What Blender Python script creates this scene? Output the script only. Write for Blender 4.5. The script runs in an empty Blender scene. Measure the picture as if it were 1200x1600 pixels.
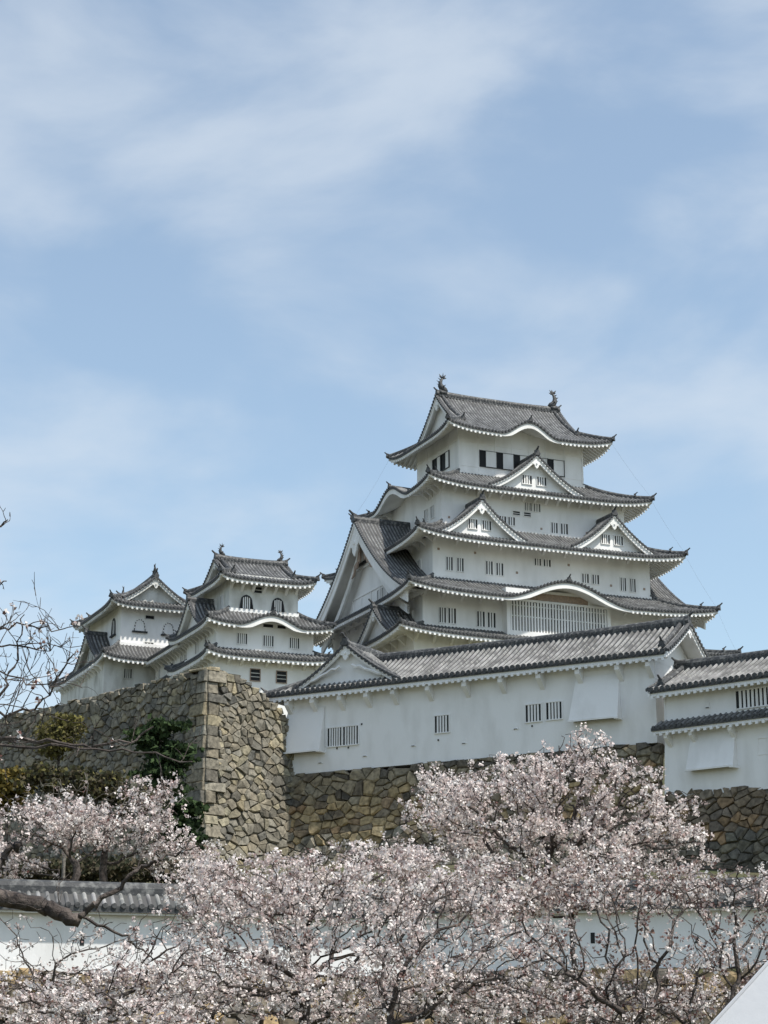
import bpy, math, random
import numpy as np
from mathutils import Vector, noise as mnoise
R = math.radians
random.seed(7); rng = np.random.default_rng(7)
scene = bpy.context.scene
# ---------------------------------------------------------------- camera, sky, sun
FPX, HOR, CZ = 3280.0, 900.0, 1.6
PITCH = math.atan(HOR / FPX)
cam = bpy.data.cameras.new('camera'); camo = bpy.data.objects.new('camera', cam)
scene.collection.objects.link(camo)
camo.location = (0, 0, CZ); camo.rotation_euler = (math.pi / 2 + PITCH, 0, 0)
cam.sensor_fit = 'VERTICAL'; cam.sensor_height = 36.0; cam.lens = 36.0 * FPX / 1600.0
cam.clip_start = 0.2; cam.clip_end = 20000
scene.camera = camo
SUN_AZ, SUN_EL = R(121.5), R(59)
w = bpy.data.worlds.new('World'); scene.world = w; w.use_nodes = True
nt = w.node_tree; nt.nodes.clear(); N = nt.nodes.new; LK = nt.links.new
out = N('ShaderNodeOutputWorld'); bg = N('ShaderNodeBackground'); bg.inputs[1].default_value = 0.100
sky = N('ShaderNodeTexSky'); sky.sky_type = 'NISHITA'; sky.sun_disc = False
sky.sun_elevation = SUN_EL; sky.sun_rotation = SUN_AZ; sky.air_density = 1.0; sky.dust_density = 0.9; sky.ozone_density = 0.9
tc = N('ShaderNodeTexCoord'); mp = N('ShaderNodeMapping')
mp.inputs['Rotation'].default_value = (0, R(-12), R(20)); mp.inputs['Scale'].default_value = (2.6, 2.6, 5.2)
n1 = N('ShaderNodeTexNoise'); n1.inputs['Scale'].default_value = 2.0; n1.inputs['Detail'].default_value = 8; n1.inputs['Roughness'].default_value = 0.50; n1.inputs['Distortion'].default_value = 0.30
mp.inputs['Location'].default_value = (3.1, 0.4, 1.3)
cr = N('ShaderNodeValToRGB'); cr.color_ramp.interpolation = 'EASE'
cr.color_ramp.elements[0].position = 0.40; cr.color_ramp.elements[0].color = (0.17, 0.17, 0.17, 1)
cr.color_ramp.elements[1].position = 0.66; cr.color_ramp.elements[1].color = (0.66, 0.66, 0.66, 1)
mx = N('ShaderNodeMix'); mx.data_type = 'RGBA'; mx.inputs[7].default_value = (3.6, 3.95, 4.35, 1)
LK(tc.outputs['Generated'], mp.inputs[0]); LK(mp.outputs[0], n1.inputs[0]); LK(n1.outputs[0], cr.inputs[0])
LK(cr.outputs[0], mx.inputs[0]); tn = N('ShaderNodeMix'); tn.data_type = 'RGBA'; tn.blend_type = 'MULTIPLY'; tn.inputs[0].default_value = 1; tn.inputs[7].default_value = (0.90, 0.93, 0.87, 1); LK(sky.outputs[0], tn.inputs[6]); LK(tn.outputs[2], mx.inputs[6]); LK(mx.outputs[2], bg.inputs[0]); LK(bg.outputs[0], out.inputs[0])
sl = bpy.data.lights.new('sun', 'SUN'); sl.energy = 2.6; sl.angle = R(1.5); sl.color = (1.0, 0.955, 0.88)
slo = bpy.data.objects.new('sun', sl); scene.collection.objects.link(slo)
sv = Vector((math.sin(SUN_AZ) * math.cos(SUN_EL), math.cos(SUN_AZ) * math.cos(SUN_EL), math.sin(SUN_EL)))
slo.rotation_euler = sv.to_track_quat('Z', 'Y').to_euler(); slo.location = (40, -20, 120)
vs = scene.view_settings; vs.view_transform = 'Standard'; vs.look = 'None'; vs.exposure = 1.03; vs.gamma = 1.0; vs.use_curve_mapping = False

# ---------------------------------------------------------------- materials
def mat(name, base, rough=0.8, c2=None, scale=3.0, detail=6, bump=0.0, bscale=20.0, lo=0.35, hi=0.65, spec=0.3, stretch=(1, 1, 1), attr=None, coord='Object'):
    m = bpy.data.materials.new(name); m.use_nodes = True; t = m.node_tree; b = t.nodes['Principled BSDF']
    b.inputs['Roughness'].default_value = rough; b.inputs['Specular IOR Level'].default_value = spec
    tcn = t.nodes.new('ShaderNodeTexCoord'); mpn = t.nodes.new('ShaderNodeMapping'); mpn.inputs['Scale'].default_value = stretch
    t.links.new(tcn.outputs[coord], mpn.inputs[0])
    col = None
    if c2 is not None:
        ns = t.nodes.new('ShaderNodeTexNoise'); ns.inputs['Scale'].default_value = scale; ns.inputs['Detail'].default_value = detail
        t.links.new(mpn.outputs[0], ns.inputs[0])
        r = t.nodes.new('ShaderNodeValToRGB'); r.color_ramp.elements[0].position = lo; r.color_ramp.elements[1].position = hi
        r.color_ramp.elements[0].color = (*base, 1); r.color_ramp.elements[1].color = (*c2, 1)
        t.links.new(ns.outputs[0], r.inputs[0]); col = r.outputs[0]
    if attr:
        a = t.nodes.new('ShaderNodeAttribute'); a.attribute_name = attr
        if col is None: col = a.outputs[0]
        else:
            mxn = t.nodes.new('ShaderNodeMix'); mxn.data_type = 'RGBA'; mxn.blend_type = 'MULTIPLY'; mxn.inputs[0].default_value = 1
            t.links.new(col, mxn.inputs[6]); t.links.new(a.outputs[0], mxn.inputs[7]); col = mxn.outputs[2]
    if col is None: b.inputs['Base Color'].default_value = (*base, 1)
    else: t.links.new(col, b.inputs['Base Color'])
    if bump:
        nb = t.nodes.new('ShaderNodeTexNoise'); nb.inputs['Scale'].default_value = bscale; nb.inputs['Detail'].default_value = 5
        t.links.new(mpn.outputs[0], nb.inputs[0])
        bu = t.nodes.new('ShaderNodeBump'); bu.inputs['Strength'].default_value = bump; bu.inputs['Distance'].default_value = 0.05
        t.links.new(nb.outputs[0], bu.inputs['Height']); t.links.new(bu.outputs[0], b.inputs['Normal'])
    return m
PL = mat('white_plaster', (0.87, 0.86, 0.84), 0.9, (0.64, 0.63, 0.60), 0.6, 11, 0.15, 6, 0.42, 0.86, stretch=(1, 1, 0.35))
PLO = mat('aged_plaster', (0.70, 0.70, 0.67), 0.92, (0.36, 0.35, 0.31), 0.9, 10, 0.2, 6, 0.44, 0.78, stretch=(1, 1, 0.5))
PLN = mat('smooth_plaster', (0.83, 0.825, 0.82), 0.88, (0.62, 0.61, 0.59), 0.7, 12, 0.18, 9, 0.46, 0.9, stretch=(1, 1, 0.4))
RID = mat('ridge_tile', (0.050, 0.052, 0.055), 0.6, (0.26, 0.26, 0.25), 4.0, 6, 0.3, 15, 0.48, 0.8)
DRK = mat('dark_tile', (0.035, 0.037, 0.04), 0.55, (0.10, 0.10, 0.10), 6, 5, 0.2, 20)
OPN = mat('dark_opening', (0.018, 0.019, 0.021), 0.7)
BLK = mat('black_lacquer_frame', (0.03, 0.03, 0.032), 0.5)
TAN = mat('weathered_timber', (0.42, 0.31, 0.24), 0.85, (0.30, 0.24, 0.20), 6, 5, 0.2, 20)
IRN = mat('dark_wire', (0.25, 0.26, 0.27), 0.5)
STN = mat('rubble_stone', (1.15, 1.12, 1.05), 0.92, (0.5, 0.49, 0.46), 3.4, 12, 0.9, 7, 0.36, 0.68, attr='Col')
GAP = mat('stone_joint', (0.10, 0.09, 0.072), 0.95, (0.18, 0.16, 0.13), 5)
SOIL = mat('hill_ground', (0.10, 0.085, 0.05), 0.95, (0.06, 0.07, 0.03), 0.4, 8, 0.4, 2)
GRV = mat('ground_gravel', (0.24, 0.21, 0.17), 0.95, (0.15, 0.13, 0.10), 0.8, 8, 0.4, 8)
BARK = mat('cherry_bark', (0.050, 0.040, 0.036), 0.9, (0.15, 0.125, 0.11), 9, 8, 0.8, 25, 0.4, 0.75)
BARE = mat('pale_bark', (0.11, 0.095, 0.085), 0.9, (0.22, 0.20, 0.17), 9, 8, 0.6, 25)
TENT = mat('white_canvas', (0.62, 0.62, 0.63), 0.7, (0.57, 0.57, 0.58), 2, 4, 0.05, 12)
POLE = mat('painted_pole', (0.6, 0.6, 0.62), 0.4)

def tile_mat(name, base, light, pitch, lightness):
    m = bpy.data.materials.new(name); m.use_nodes = True; t = m.node_tree; b = t.nodes['Principled BSDF']; n = t.nodes.new; l = t.links.new
    b.inputs['Roughness'].default_value = 0.62; b.inputs['Specular IOR Level'].default_value = 0.4
    uv = n('ShaderNodeUVMap'); uv.uv_map = 'UVMap'; sp = n('ShaderNodeSeparateXYZ'); l(uv.outputs[0], sp.inputs[0])
    ns = n('ShaderNodeTexNoise'); ns.inputs['Scale'].default_value = 1.1; ns.inputs['Detail'].default_value = 8
    tcn = n('ShaderNodeTexCoord'); l(tcn.outputs['Object'], ns.inputs[0])
    r = n('ShaderNodeValToRGB'); r.color_ramp.elements[0].position = 0.36; r.color_ramp.elements[1].position = 0.68
    r.color_ramp.elements[0].color = (*[c * 0.62 for c in base], 1); r.color_ramp.elements[1].color = (*[min(1, c * 1.9) for c in base], 1)
    l(ns.outputs[0], r.inputs[0])
    # mortar at the tile joints along the slope, uneven
    def M(op, a, bb=None):
        x = n('ShaderNodeMath'); x.operation = op
        for i, s in enumerate((a, bb)):
            if s is None: continue
            if isinstance(s, (int, float)): x.inputs[i].default_value = s
            else: l(s, x.inputs[i])
        return x.outputs[0]
    fr = M('FRACT', M('DIVIDE', sp.outputs[1], 0.31))
    j = M('LESS_THAN', fr, 0.30)
    wn = n('ShaderNodeTexWhiteNoise'); wn.noise_dimensions = '2D'
    cb = n('ShaderNodeCombineXYZ'); l(M('FLOOR', sp.outputs[0]), cb.inputs[0]); l(M('FLOOR', M('DIVIDE', sp.outputs[1], 0.31)), cb.inputs[1]); l(cb.outputs[0], wn.inputs[0])
    keep = M('MULTIPLY', j, M('LESS_THAN', wn.outputs[0], lightness))
    n2 = n('ShaderNodeTexNoise'); n2.inputs['Scale'].default_value = 0.35; n2.inputs['Detail'].default_value = 4; l(tcn.outputs['Object'], n2.inputs[0])
    r2 = n('ShaderNodeValToRGB'); r2.color_ramp.elements[0].position = 0.40; r2.color_ramp.elements[1].position = 0.6; r2.color_ramp.elements[0].color = (0.35, 0.35, 0.35, 1)
    l(n2.outputs[0], r2.inputs[0]); keep = M('MULTIPLY', keep, r2.outputs[0])
    keep = M('MULTIPLY', keep, 0.6)
    vr = n('ShaderNodeMix'); vr.data_type = 'RGBA'; vr.blend_type = 'MULTIPLY'; vr.inputs[0].default_value = 0.10
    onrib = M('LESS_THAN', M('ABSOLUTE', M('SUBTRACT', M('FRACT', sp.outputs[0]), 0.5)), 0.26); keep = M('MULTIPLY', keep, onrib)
    tr = n('ShaderNodeMix'); tr.data_type = 'RGBA'; l(onrib, tr.inputs[0]); tr.inputs[6].default_value = (*[c * 0.42 for c in base], 1); l(r.outputs[0], tr.inputs[7]); l(tr.outputs[2], vr.inputs[6]); l(wn.outputs[1], vr.inputs[7])  # troughs coloured darker than the ribs: dirt plus painted-in shade
    hs = n('ShaderNodeHueSaturation'); hs.inputs['Saturation'].default_value = 0.25; hs.inputs['Value'].default_value = 1.15; l(vr.outputs[2], hs.inputs['Color'])
    mxn = n('ShaderNodeMix'); mxn.data_type = 'RGBA'; l(keep, mxn.inputs[0]); l(hs.outputs[0], mxn.inputs[6]); mxn.inputs[7].default_value = (*light, 1)
    l(mxn.outputs[2], b.inputs['Base Color'])
    return m
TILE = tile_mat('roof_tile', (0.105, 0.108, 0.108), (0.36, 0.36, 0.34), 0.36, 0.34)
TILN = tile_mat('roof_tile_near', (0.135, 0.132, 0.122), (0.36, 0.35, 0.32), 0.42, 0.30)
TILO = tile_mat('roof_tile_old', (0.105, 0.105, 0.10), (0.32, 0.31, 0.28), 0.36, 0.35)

def leaf_mat(name, transl=0.35, rough=0.7):
    m = bpy.data.materials.new(name); m.use_nodes = True; t = m.node_tree; t.nodes.clear(); n = t.nodes.new; l = t.links.new
    a = n('ShaderNodeAttribute'); a.attribute_name = 'Col'
    d = n('ShaderNodeBsdfDiffuse'); tr = n('ShaderNodeBsdfTranslucent'); ms = n('ShaderNodeMixShader'); o = n('ShaderNodeOutputMaterial')
    ms.inputs[0].default_value = transl
    l(a.outputs[0], d.inputs[0]); l(a.outputs[0], tr.inputs[0]); l(d.outputs[0], ms.inputs[1]); l(tr.outputs[0], ms.inputs[2]); l(ms.outputs[0], o.inputs[0])
    return m
BLO = leaf_mat('blossom_petal', 0.35); LEA = leaf_mat('evergreen_leaf', 0.2)

# ---------------------------------------------------------------- mesh building
class Many:
    """a list of separate small parts"""
    def __init__(s): s.l = []
    def new(s): m = MB(); s.l.append(m); return m
    def add(s, *a, **k): s.new().add(*a, **k)
    def sweep(s, *a, **k): s.new().sweep(*a, **k)
    def tube(s, *a, **k): s.new().tube(*a, **k)
    def box(s, *a, **k): s.new().box(*a, **k)
    def box8(s, *a, **k): s.new().box8(*a, **k)
    def build(s, name, mats, parent=None, smooth=False): return [m.build(name, mats, parent, smooth) for m in s.l]
class MB:
    def __init__(s): s.v = []; s.f = []; s.uv = {}; s.mi = []; s.col = None
    def add(s, vs, fs, uvs=None, m=0):
        o = len(s.v); s.v.extend(vs)
        for i, f in enumerate(fs):
            s.f.append([o + k for k in f]); s.mi.append(m)
            if uvs is not None: s.uv[len(s.f) - 1] = [uvs[k] for k in f]
    def box8(s, P, m=0):
        s.add(P, [(0, 3, 2, 1), (4, 5, 6, 7), (0, 1, 5, 4), (1, 2, 6, 5), (2, 3, 7, 6), (3, 0, 4, 7)], m=m)
    def box(s, x0, x1, y0, y1, z0, z1, m=0):
        s.box8([(x0, y0, z0), (x1, y0, z0), (x1, y1, z0), (x0, y1, z0), (x0, y0, z1), (x1, y0, z1), (x1, y1, z1), (x0, y1, z1)], m)
    def sweep(s, path, prof, side, up=(0, 0, 1), cap=True, m=0):
        side = np.array(side, float); up = np.array(up, float); n = len(prof); V = []
        for k, p in enumerate(path):
            sc = 1.0
            for a, b in prof:
                V.append(tuple(np.array(p, float) + side * a * sc + up * b * sc))
        F = []
        for i in range(len(path) - 1):
            for j in range(n):
                F.append((i * n + j, i * n + (j + 1) % n, (i + 1) * n + (j + 1) % n, (i + 1) * n + j))
        if cap: F += [tuple(range(n))[::-1], tuple((len(path) - 1) * n + j for j in range(n))]
        s.add(V, F, m=m)
    def tube(s, path, radii, sides=6, m=0, flat=1.0):
        P = np.array(path, float); n = len(P); V = []
        ref = np.array([0.3, 0.2, 0.93])
        for i in range(n):
            t = P[min(i + 1, n - 1)] - P[max(i - 1, 0)]; t /= (np.linalg.norm(t) + 1e-9)
            a = np.cross(t, ref); 
            if np.linalg.norm(a) < 1e-3: a = np.cross(t, (1, 0, 0))
            a /= np.linalg.norm(a); b = np.cross(t, a)
            for k in range(sides):
                an = 2 * math.pi * k / sides
                V.append(tuple(P[i] + radii[i] * (math.cos(an) * a * flat + math.sin(an) * b)))
        F = [(i * sides + k, i * sides + (k + 1) % sides, (i + 1) * sides + (k + 1) % sides, (i + 1) * sides + k) for i in range(n - 1) for k in range(sides)]
        F += [tuple(range(sides))[::-1], tuple((n - 1) * sides + k for k in range(sides))]
        s.add(V, F, m=m)
    def build(s, name, mats, parent=None, smooth=False):
        me = bpy.data.meshes.new(name); me.from_pydata(s.v, [], s.f)
        if not isinstance(mats, (list, tuple)): mats = [mats]
        for m in mats: me.materials.append(m)
        if s.uv:
            ul = me.uv_layers.new(name='UVMap'); arr = np.zeros((len(me.loops), 2)); li = 0
            for i, f in enumerate(s.f):
                u = s.uv.get(i)
                if u: arr[li:li + len(f)] = u
                li += len(f)
            ul.data.foreach_set('uv', arr.ravel())
        if len(mats) > 1: me.polygons.foreach_set('material_index', s.mi)
        if smooth: me.polygons.foreach_set('use_smooth', [True] * len(s.f))
        me.update()
        o = bpy.data.objects.new(name, me); scene.collection.objects.link(o)
        if parent: place(o, parent)
        return o
def place(o, parent):
    o.parent = parent
    if parent.type == 'EMPTY': o.location = (0, 0, -parent.get('zb', 0.0))
def np_mesh(name, V, F, mats, parent=None, col=None, smooth=False):
    """V (n,3), F (m,k) fixed-size faces"""
    me = bpy.data.meshes.new(name); V = np.asarray(V, np.float32); F = np.asarray(F, np.int32); k = F.shape[1]
    me.vertices.add(len(V)); me.vertices.foreach_set('co', V.ravel())
    me.loops.add(F.size); me.loops.foreach_set('vertex_index', F.ravel())
    me.polygons.add(len(F)); me.polygons.foreach_set('loop_start', np.arange(0, F.size, k, dtype=np.int32)); me.polygons.foreach_set('loop_total', np.full(len(F), k, np.int32))
    if smooth: me.polygons.foreach_set('use_smooth', np.ones(len(F), bool))
    me.materials.append(mats); me.update(calc_edges=True)
    if col is not None:
        ca = me.color_attributes.new('Col', 'FLOAT_COLOR', 'POINT'); c = np.ones((len(V), 4), np.float32); c[:, :3] = col; ca.data.foreach_set('color', c.ravel())
    o = bpy.data.objects.new(name, me); scene.collection.objects.link(o)
    if parent: place(o, parent)
    return o
def tag(o, label=None, cat=None, group=None, kind=None):
    if label: o['label'] = label
    if cat: o['category'] = cat
    if group: o['group'] = group
    if kind: o['kind'] = kind
    return o
def thing(name, x, y, z, yaw, label, cat, group=None):
    e = bpy.data.objects.new(name, None); e.empty_display_size = 0.5; scene.collection.objects.link(e)
    e.location = (x, y, z); e.rotation_euler = (0, 0, yaw); e['zb'] = float(z)
    return tag(e, label, cat, group)
def at(px, py, Y):
    """a point of the place that the photo shows at (px, py), Y metres ahead of the camera"""
    cp, sp = math.cos(PITCH), math.sin(PITCH); a = (px - 600) / FPX; b = (800 - py) / FPX
    r = np.array([a, cp - b * sp, sp + b * cp]); return r * (Y / r[1]) + np.array([0, 0, CZ])

# ---------------------------------------------------------------- roofs
class Side:
    """an eave line: o = middle of the eave, t = along it, n = inwards"""
    def __init__(s, ox, oy, t, n): s.o = np.array([ox, oy]); s.t = np.array(t, float); s.n = np.array(n, float)
    def P(s, x, d, z):
        q = s.o + s.t * x + s.n * d; return (q[0], q[1], z)
def sides_of(cx, cy, a, b):
    return {'S': Side(cx, cy - b, (1, 0), (0, 1)), 'N': Side(cx, cy + b, (-1, 0), (0, -1)),
            'E': Side(cx + a, cy, (0, 1), (-1, 0)), 'W': Side(cx - a, cy, (0, -1), (1, 0))}
def prof(v, k=0.38): return (1 - k) * v + k * v * v
def bell(q): return math.cos(math.pi * q / 2) ** 2 if abs(q) < 1 else 0.0
def rib_cols(x0, x1, pitch, r):
    n = max(1, round((x1 - x0) / pitch)); p = (x1 - x0) / n; xs = []; hs = []
    for k in range(n):
        c = x0 + (k + 0.5) * p
        for f, h in ((-0.5, 0), (-0.27, 0), (-0.15, 0.75), (0, 1), (0.15, 0.75), (0.27, 0)):
            xs.append(c + f * p); hs.append(h * r)
    xs.append(x1); hs.append(0); return xs, hs, p, n
def strip(mb, side, xs, hs, v0f, v1f, De, zf, rows, off=0.0, m=0, flip=False):
    V = []; U = []; F = []; p_ = (xs[6] - xs[0]) if len(xs) > 6 else 1.0
    for x, h in zip(xs, hs):
        a, b = v0f(x), v1f(x)
        for i in range(rows + 1):
            v = a + (b - a) * i / rows
            V.append(side.P(x, v * De, zf(x, v) + h * (1 if b - a > 0.01 else 0.3) + off)); U.append(((x - xs[0]) / p_, v * De * 1.15))
    R1 = rows + 1
    for j in range(len(xs) - 1):
        for i in range(rows):
            q = (j * R1 + i, (j + 1) * R1 + i, (j + 1) * R1 + i + 1, j * R1 + i + 1); F.append(q[::-1] if flip else q)
    mb.add(V, F, U, m)
def oni(mb, p, d, s=1.0):
    if isinstance(mb, Many): mb = mb.new()
    _oni(mb, p, d, s)
def _oni(mb, p, d, s=1.0):
    """ridge-end tile: a shouldered plate with a rising horn, d = outward direction (x, y)"""
    d = np.array([d[0], d[1], 0.0]); d /= np.linalg.norm(d); t = np.array([-d[1], d[0], 0]); z = np.array([0, 0, 1.0]); p = np.array(p, float)
    sh = [(-0.30, -0.12), (-0.34, 0.06), (-0.22, 0.22), (-0.20, 0.40), (0, 0.50), (0.20, 0.40), (0.22, 0.22), (0.34, 0.06), (0.30, -0.12)]
    V = [tuple(p + t * a * s + z * b * s + d * 0.10 * s) for a, b in sh] + [tuple(p + t * a * s + z * b * s - d * 0.16 * s) for a, b in sh]; n = len(sh)
    mb.add(V, [tuple(range(n)), tuple(range(2 * n - 1, n - 1, -1))] + [(i, (i + 1) % n, n + (i + 1) % n, n + i) for i in range(n)])
    mb.tube([tuple(p + z * 0.36 * s - d * 0.25 * s), tuple(p + z * 0.50 * s + d * 0.12 * s), tuple(p + z * 0.74 * s + d * 0.40 * s)], [0.10 * s, 0.10 * s, 0.075 * s], 6)
def shachi(mb, p, d, s=1.0):
    """roof-end fish: head down on the ridge, body arching up, forked tail; d = direction the back faces"""
    d = np.array([d[0], d[1], 0.0]); z = np.array([0, 0, 1.0]); t = np.array([-d[1], d[0], 0]); p = np.array(p, float)
    pts = [(-0.50, 0.10), (-0.30, 0.28), (-0.05, 0.42), (0.14, 0.72), (0.16, 1.05), (0.02, 1.32), (-0.10, 1.50)]
    mb.tube([tuple(p + d * a * s + z * b * s) for a, b in pts], [r * s for r in (0.20, 0.29, 0.32, 0.27, 0.20, 0.12, 0.07)], 8)
    mb.box8([tuple(p + d * a * s + t * b * s + z * c * s) for a, b, c in ((-.45, -.3, -.15), (.4, -.3, -.15), (.4, .3, -.15), (-.45, .3, -.15), (-.35, -.2, .25), (.3, -.2, .25), (.3, .2, .25), (-.35, .2, .25))])
    for a, b, c in ((-0.42, 0.0, 1.86), (0.30, 0.0, 1.88), (-0.06, 0.20, 1.98), (-0.50, 0.0, 1.55)):
        q = p + d * -0.08 * s + z * 1.40 * s; e = p + d * a * s + t * b * s + z * c * s
        mb.tube([tuple(q), tuple((q + e) / 2 + z * 0.02 * s), tuple(e)], [0.07 * s, 0.11 * s, 0.02 * s], 5, flat=0.5)
    for k in range(5):      # dorsal spines
        a, b = pts[2 + k if 2 + k < 7 else 6]; q = p + d * (a + 0.15) * s + z * b * s
        mb.tube([tuple(q), tuple(q + d * 0.24 * s + z * 0.14 * s)], [0.08 * s, 0.015 * s], 4)
    for sg in (-1, 1):      # side fins
        q = p + d * 0.0 * s + z * 0.5 * s + t * sg * 0.22 * s
        mb.tube([tuple(q), tuple(q + t * sg * 0.26 * s - d * 0.2 * s + z * 0.2 * s)], [0.10 * s, 0.02 * s], 4)

def eave(sd, x0, x1, zf, v1f, De, vw, M, kara=None, karah=0.3, pitch=0.36, raf=0.46, rib=0.09, lip=0.18, fas=0.20, open_ends=False, rafters=True):
    """tile lip, round end tiles, white fascia, soffit and rafters along one eave. M = dict of MBs"""
    n = max(8, int((x1 - x0) / 0.35)); xs = [x0 + (x1 - x0) * i / n for i in range(n + 1)]
    def B(x): return max((bell((x - kx) / (kw * 1.12)) for kx, kw in kara), default=0.0) if kara else 0.0
    z0 = [zf(x, 0.0) for x in xs]
    # tile lip
    V = []; F = []
    for x, z in zip(xs, z0): V += [sd.P(x, 0, z + 0.02), sd.P(x, 0, z - lip), sd.P(x, 0.22, z - lip)]
    for i in range(n): F += [(3 * i, 3 * i + 1, 3 * i + 4, 3 * i + 3), (3 * i + 1, 3 * i + 2, 3 * i + 5, 3 * i + 4)]
    M['lip'].add(V, F)
    k = max(1, round((x1 - x0) / pitch)); p = (x1 - x0) / k
    for i in range(k):                                    # round tile ends
        x = x0 + (i + 0.5) * p; z = zf(x, 0.0) + rib * 0.35
        ring = [sd.P(x + math.cos(a) * rib * 1.25, -0.05, z + math.sin(a) * rib * 1.25) for a in [j * math.pi / 3 + .5 for j in range(6)]]
        ring2 = [sd.P(x + math.cos(a) * rib * 1.25, 0.06, z + math.sin(a) * rib * 1.25) for a in [j * math.pi / 3 + .5 for j in range(6)]]
        M['lip'].add(ring + ring2, [tuple(range(6))] + [(j, j + 6, (j + 1) % 6 + 6, (j + 1) % 6) for j in range(6)])
    # fascia board
    V = []; F = []
    for x, z in zip(xs, z0):
        hgt = fas + karah * min(1, B(x) * 2.2)
        V += [sd.P(x, 0.10, z - lip + 0.03), sd.P(x, 0.10, z - lip - hgt), sd.P(x, 0.30, z - lip - hgt), sd.P(x, 0.30, z - lip - 0.0)]
    for i in range(n): 
        for j in range(3): F.append((4 * i + j, 4 * i + j + 1, 4 * i + j + 5, 4 * i + j + 4))
    M['fas'].add(V, F)
    # soffit: parallel to the roof
    off = -(lip + fas * 0.8)
    zs = [0.0] * len(xs)
    strip(M['sof'], sd, xs, zs, lambda x: min(0.28 / De, v1f(x)), lambda x: max(min(vw, v1f(x)), min(0.28 / De, v1f(x))), De, zf, 3, off, flip=True)
    if rafters:
        k = max(1, round((x1 - x0) / raf)); p = (x1 - x0) / k
        for i in range(k):
            x = x0 + (i + 0.5) * p
            if B(x) > 0.04: continue
            ve = min(vw, v1f(x)); vs_ = 0.03 / De
            if ve < vs_ + 0.05: continue
            hw = 0.095; V = []
            for v in (vs_, (vs_ + ve) / 2, ve):
                z = zf(x, v) + off
                V += [sd.P(x - hw, v * De, z - .02), sd.P(x + hw, v * De, z - .02), sd.P(x + hw, v * De, z - 0.20), sd.P(x - hw, v * De, z - 0.20)]
            F = [(0, 1, 2, 3), (11, 10, 9, 8)] + [(a + j, a + 4 + j, a + 4 + (j + 1) % 4, a + (j + 1) % 4) for a in (0, 4) for j in range(4)]
            M['raf'].add(V, F)
def brackets(mb, sd, xs, zf, De, vw, reach=1.0, drop=1.0, off=0.42, w=0.12):
    for x in xs:
        dw = vw * De; V = []
        zt = zf(x, vw) - off; pts = []
        for f in (0, 0.35, 0.7, 1.0):
            d = dw - reach * f; z = zf(x, d / De) - off
            lo = zt - drop * (1 - f) ** 0.6
            if f == 1.0: lo = z - 0.16
            pts.append((d, z + 0.05, min(lo + 0.28 * f, z - 0.16), lo))
        for d, zu, zl, lo in pts:
            zl2 = min(zl, zu - 0.2)
            V += [sd.P(x - w, d, zu), sd.P(x + w, d, zu), sd.P(x + w, d, zl2 - 0.05), sd.P(x - w, d, zl2 - 0.05)]
        F = [(0, 1, 2, 3), (15, 14, 13, 12)] + [(4 * a + j, 4 * a + 4 + j, 4 * a + 4 + (j + 1) % 4, 4 * a + (j + 1) % 4) for a in range(3) for j in range(4)]
        mb.add(V, F)
def newM(): return {k: (Many() if k in ('rid', 'oni', 'brk') else MB()) for k in ('lip', 'fas', 'sof', 'raf', 'top', 'rid', 'oni', 'brk')}
def finish(M, root, tile, white, top_name='roof', label=None):
    r = M['top'].build(top_name, tile, root)
    if label: r['label'] = label
    for k, nm, mt in (('lip', 'eave_tiles', DRK), ('fas', 'fascia', white), ('sof', 'soffit', white), ('raf', 'rafters', white), ('rid', 'ridge', RID), ('oni', 'ridge_end_tile', DRK), ('brk', 'bracket', white)):
        if getattr(M[k], 'f', None) or getattr(M[k], 'l', None): M[k].build(nm, mt, r)
    return r
RP = [(-0.19, -0.1), (-0.19, 0.16), (-0.12, 0.30), (0, 0.36), (0.12, 0.30), (0.19, 0.16), (0.19, -0.1)]

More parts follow.
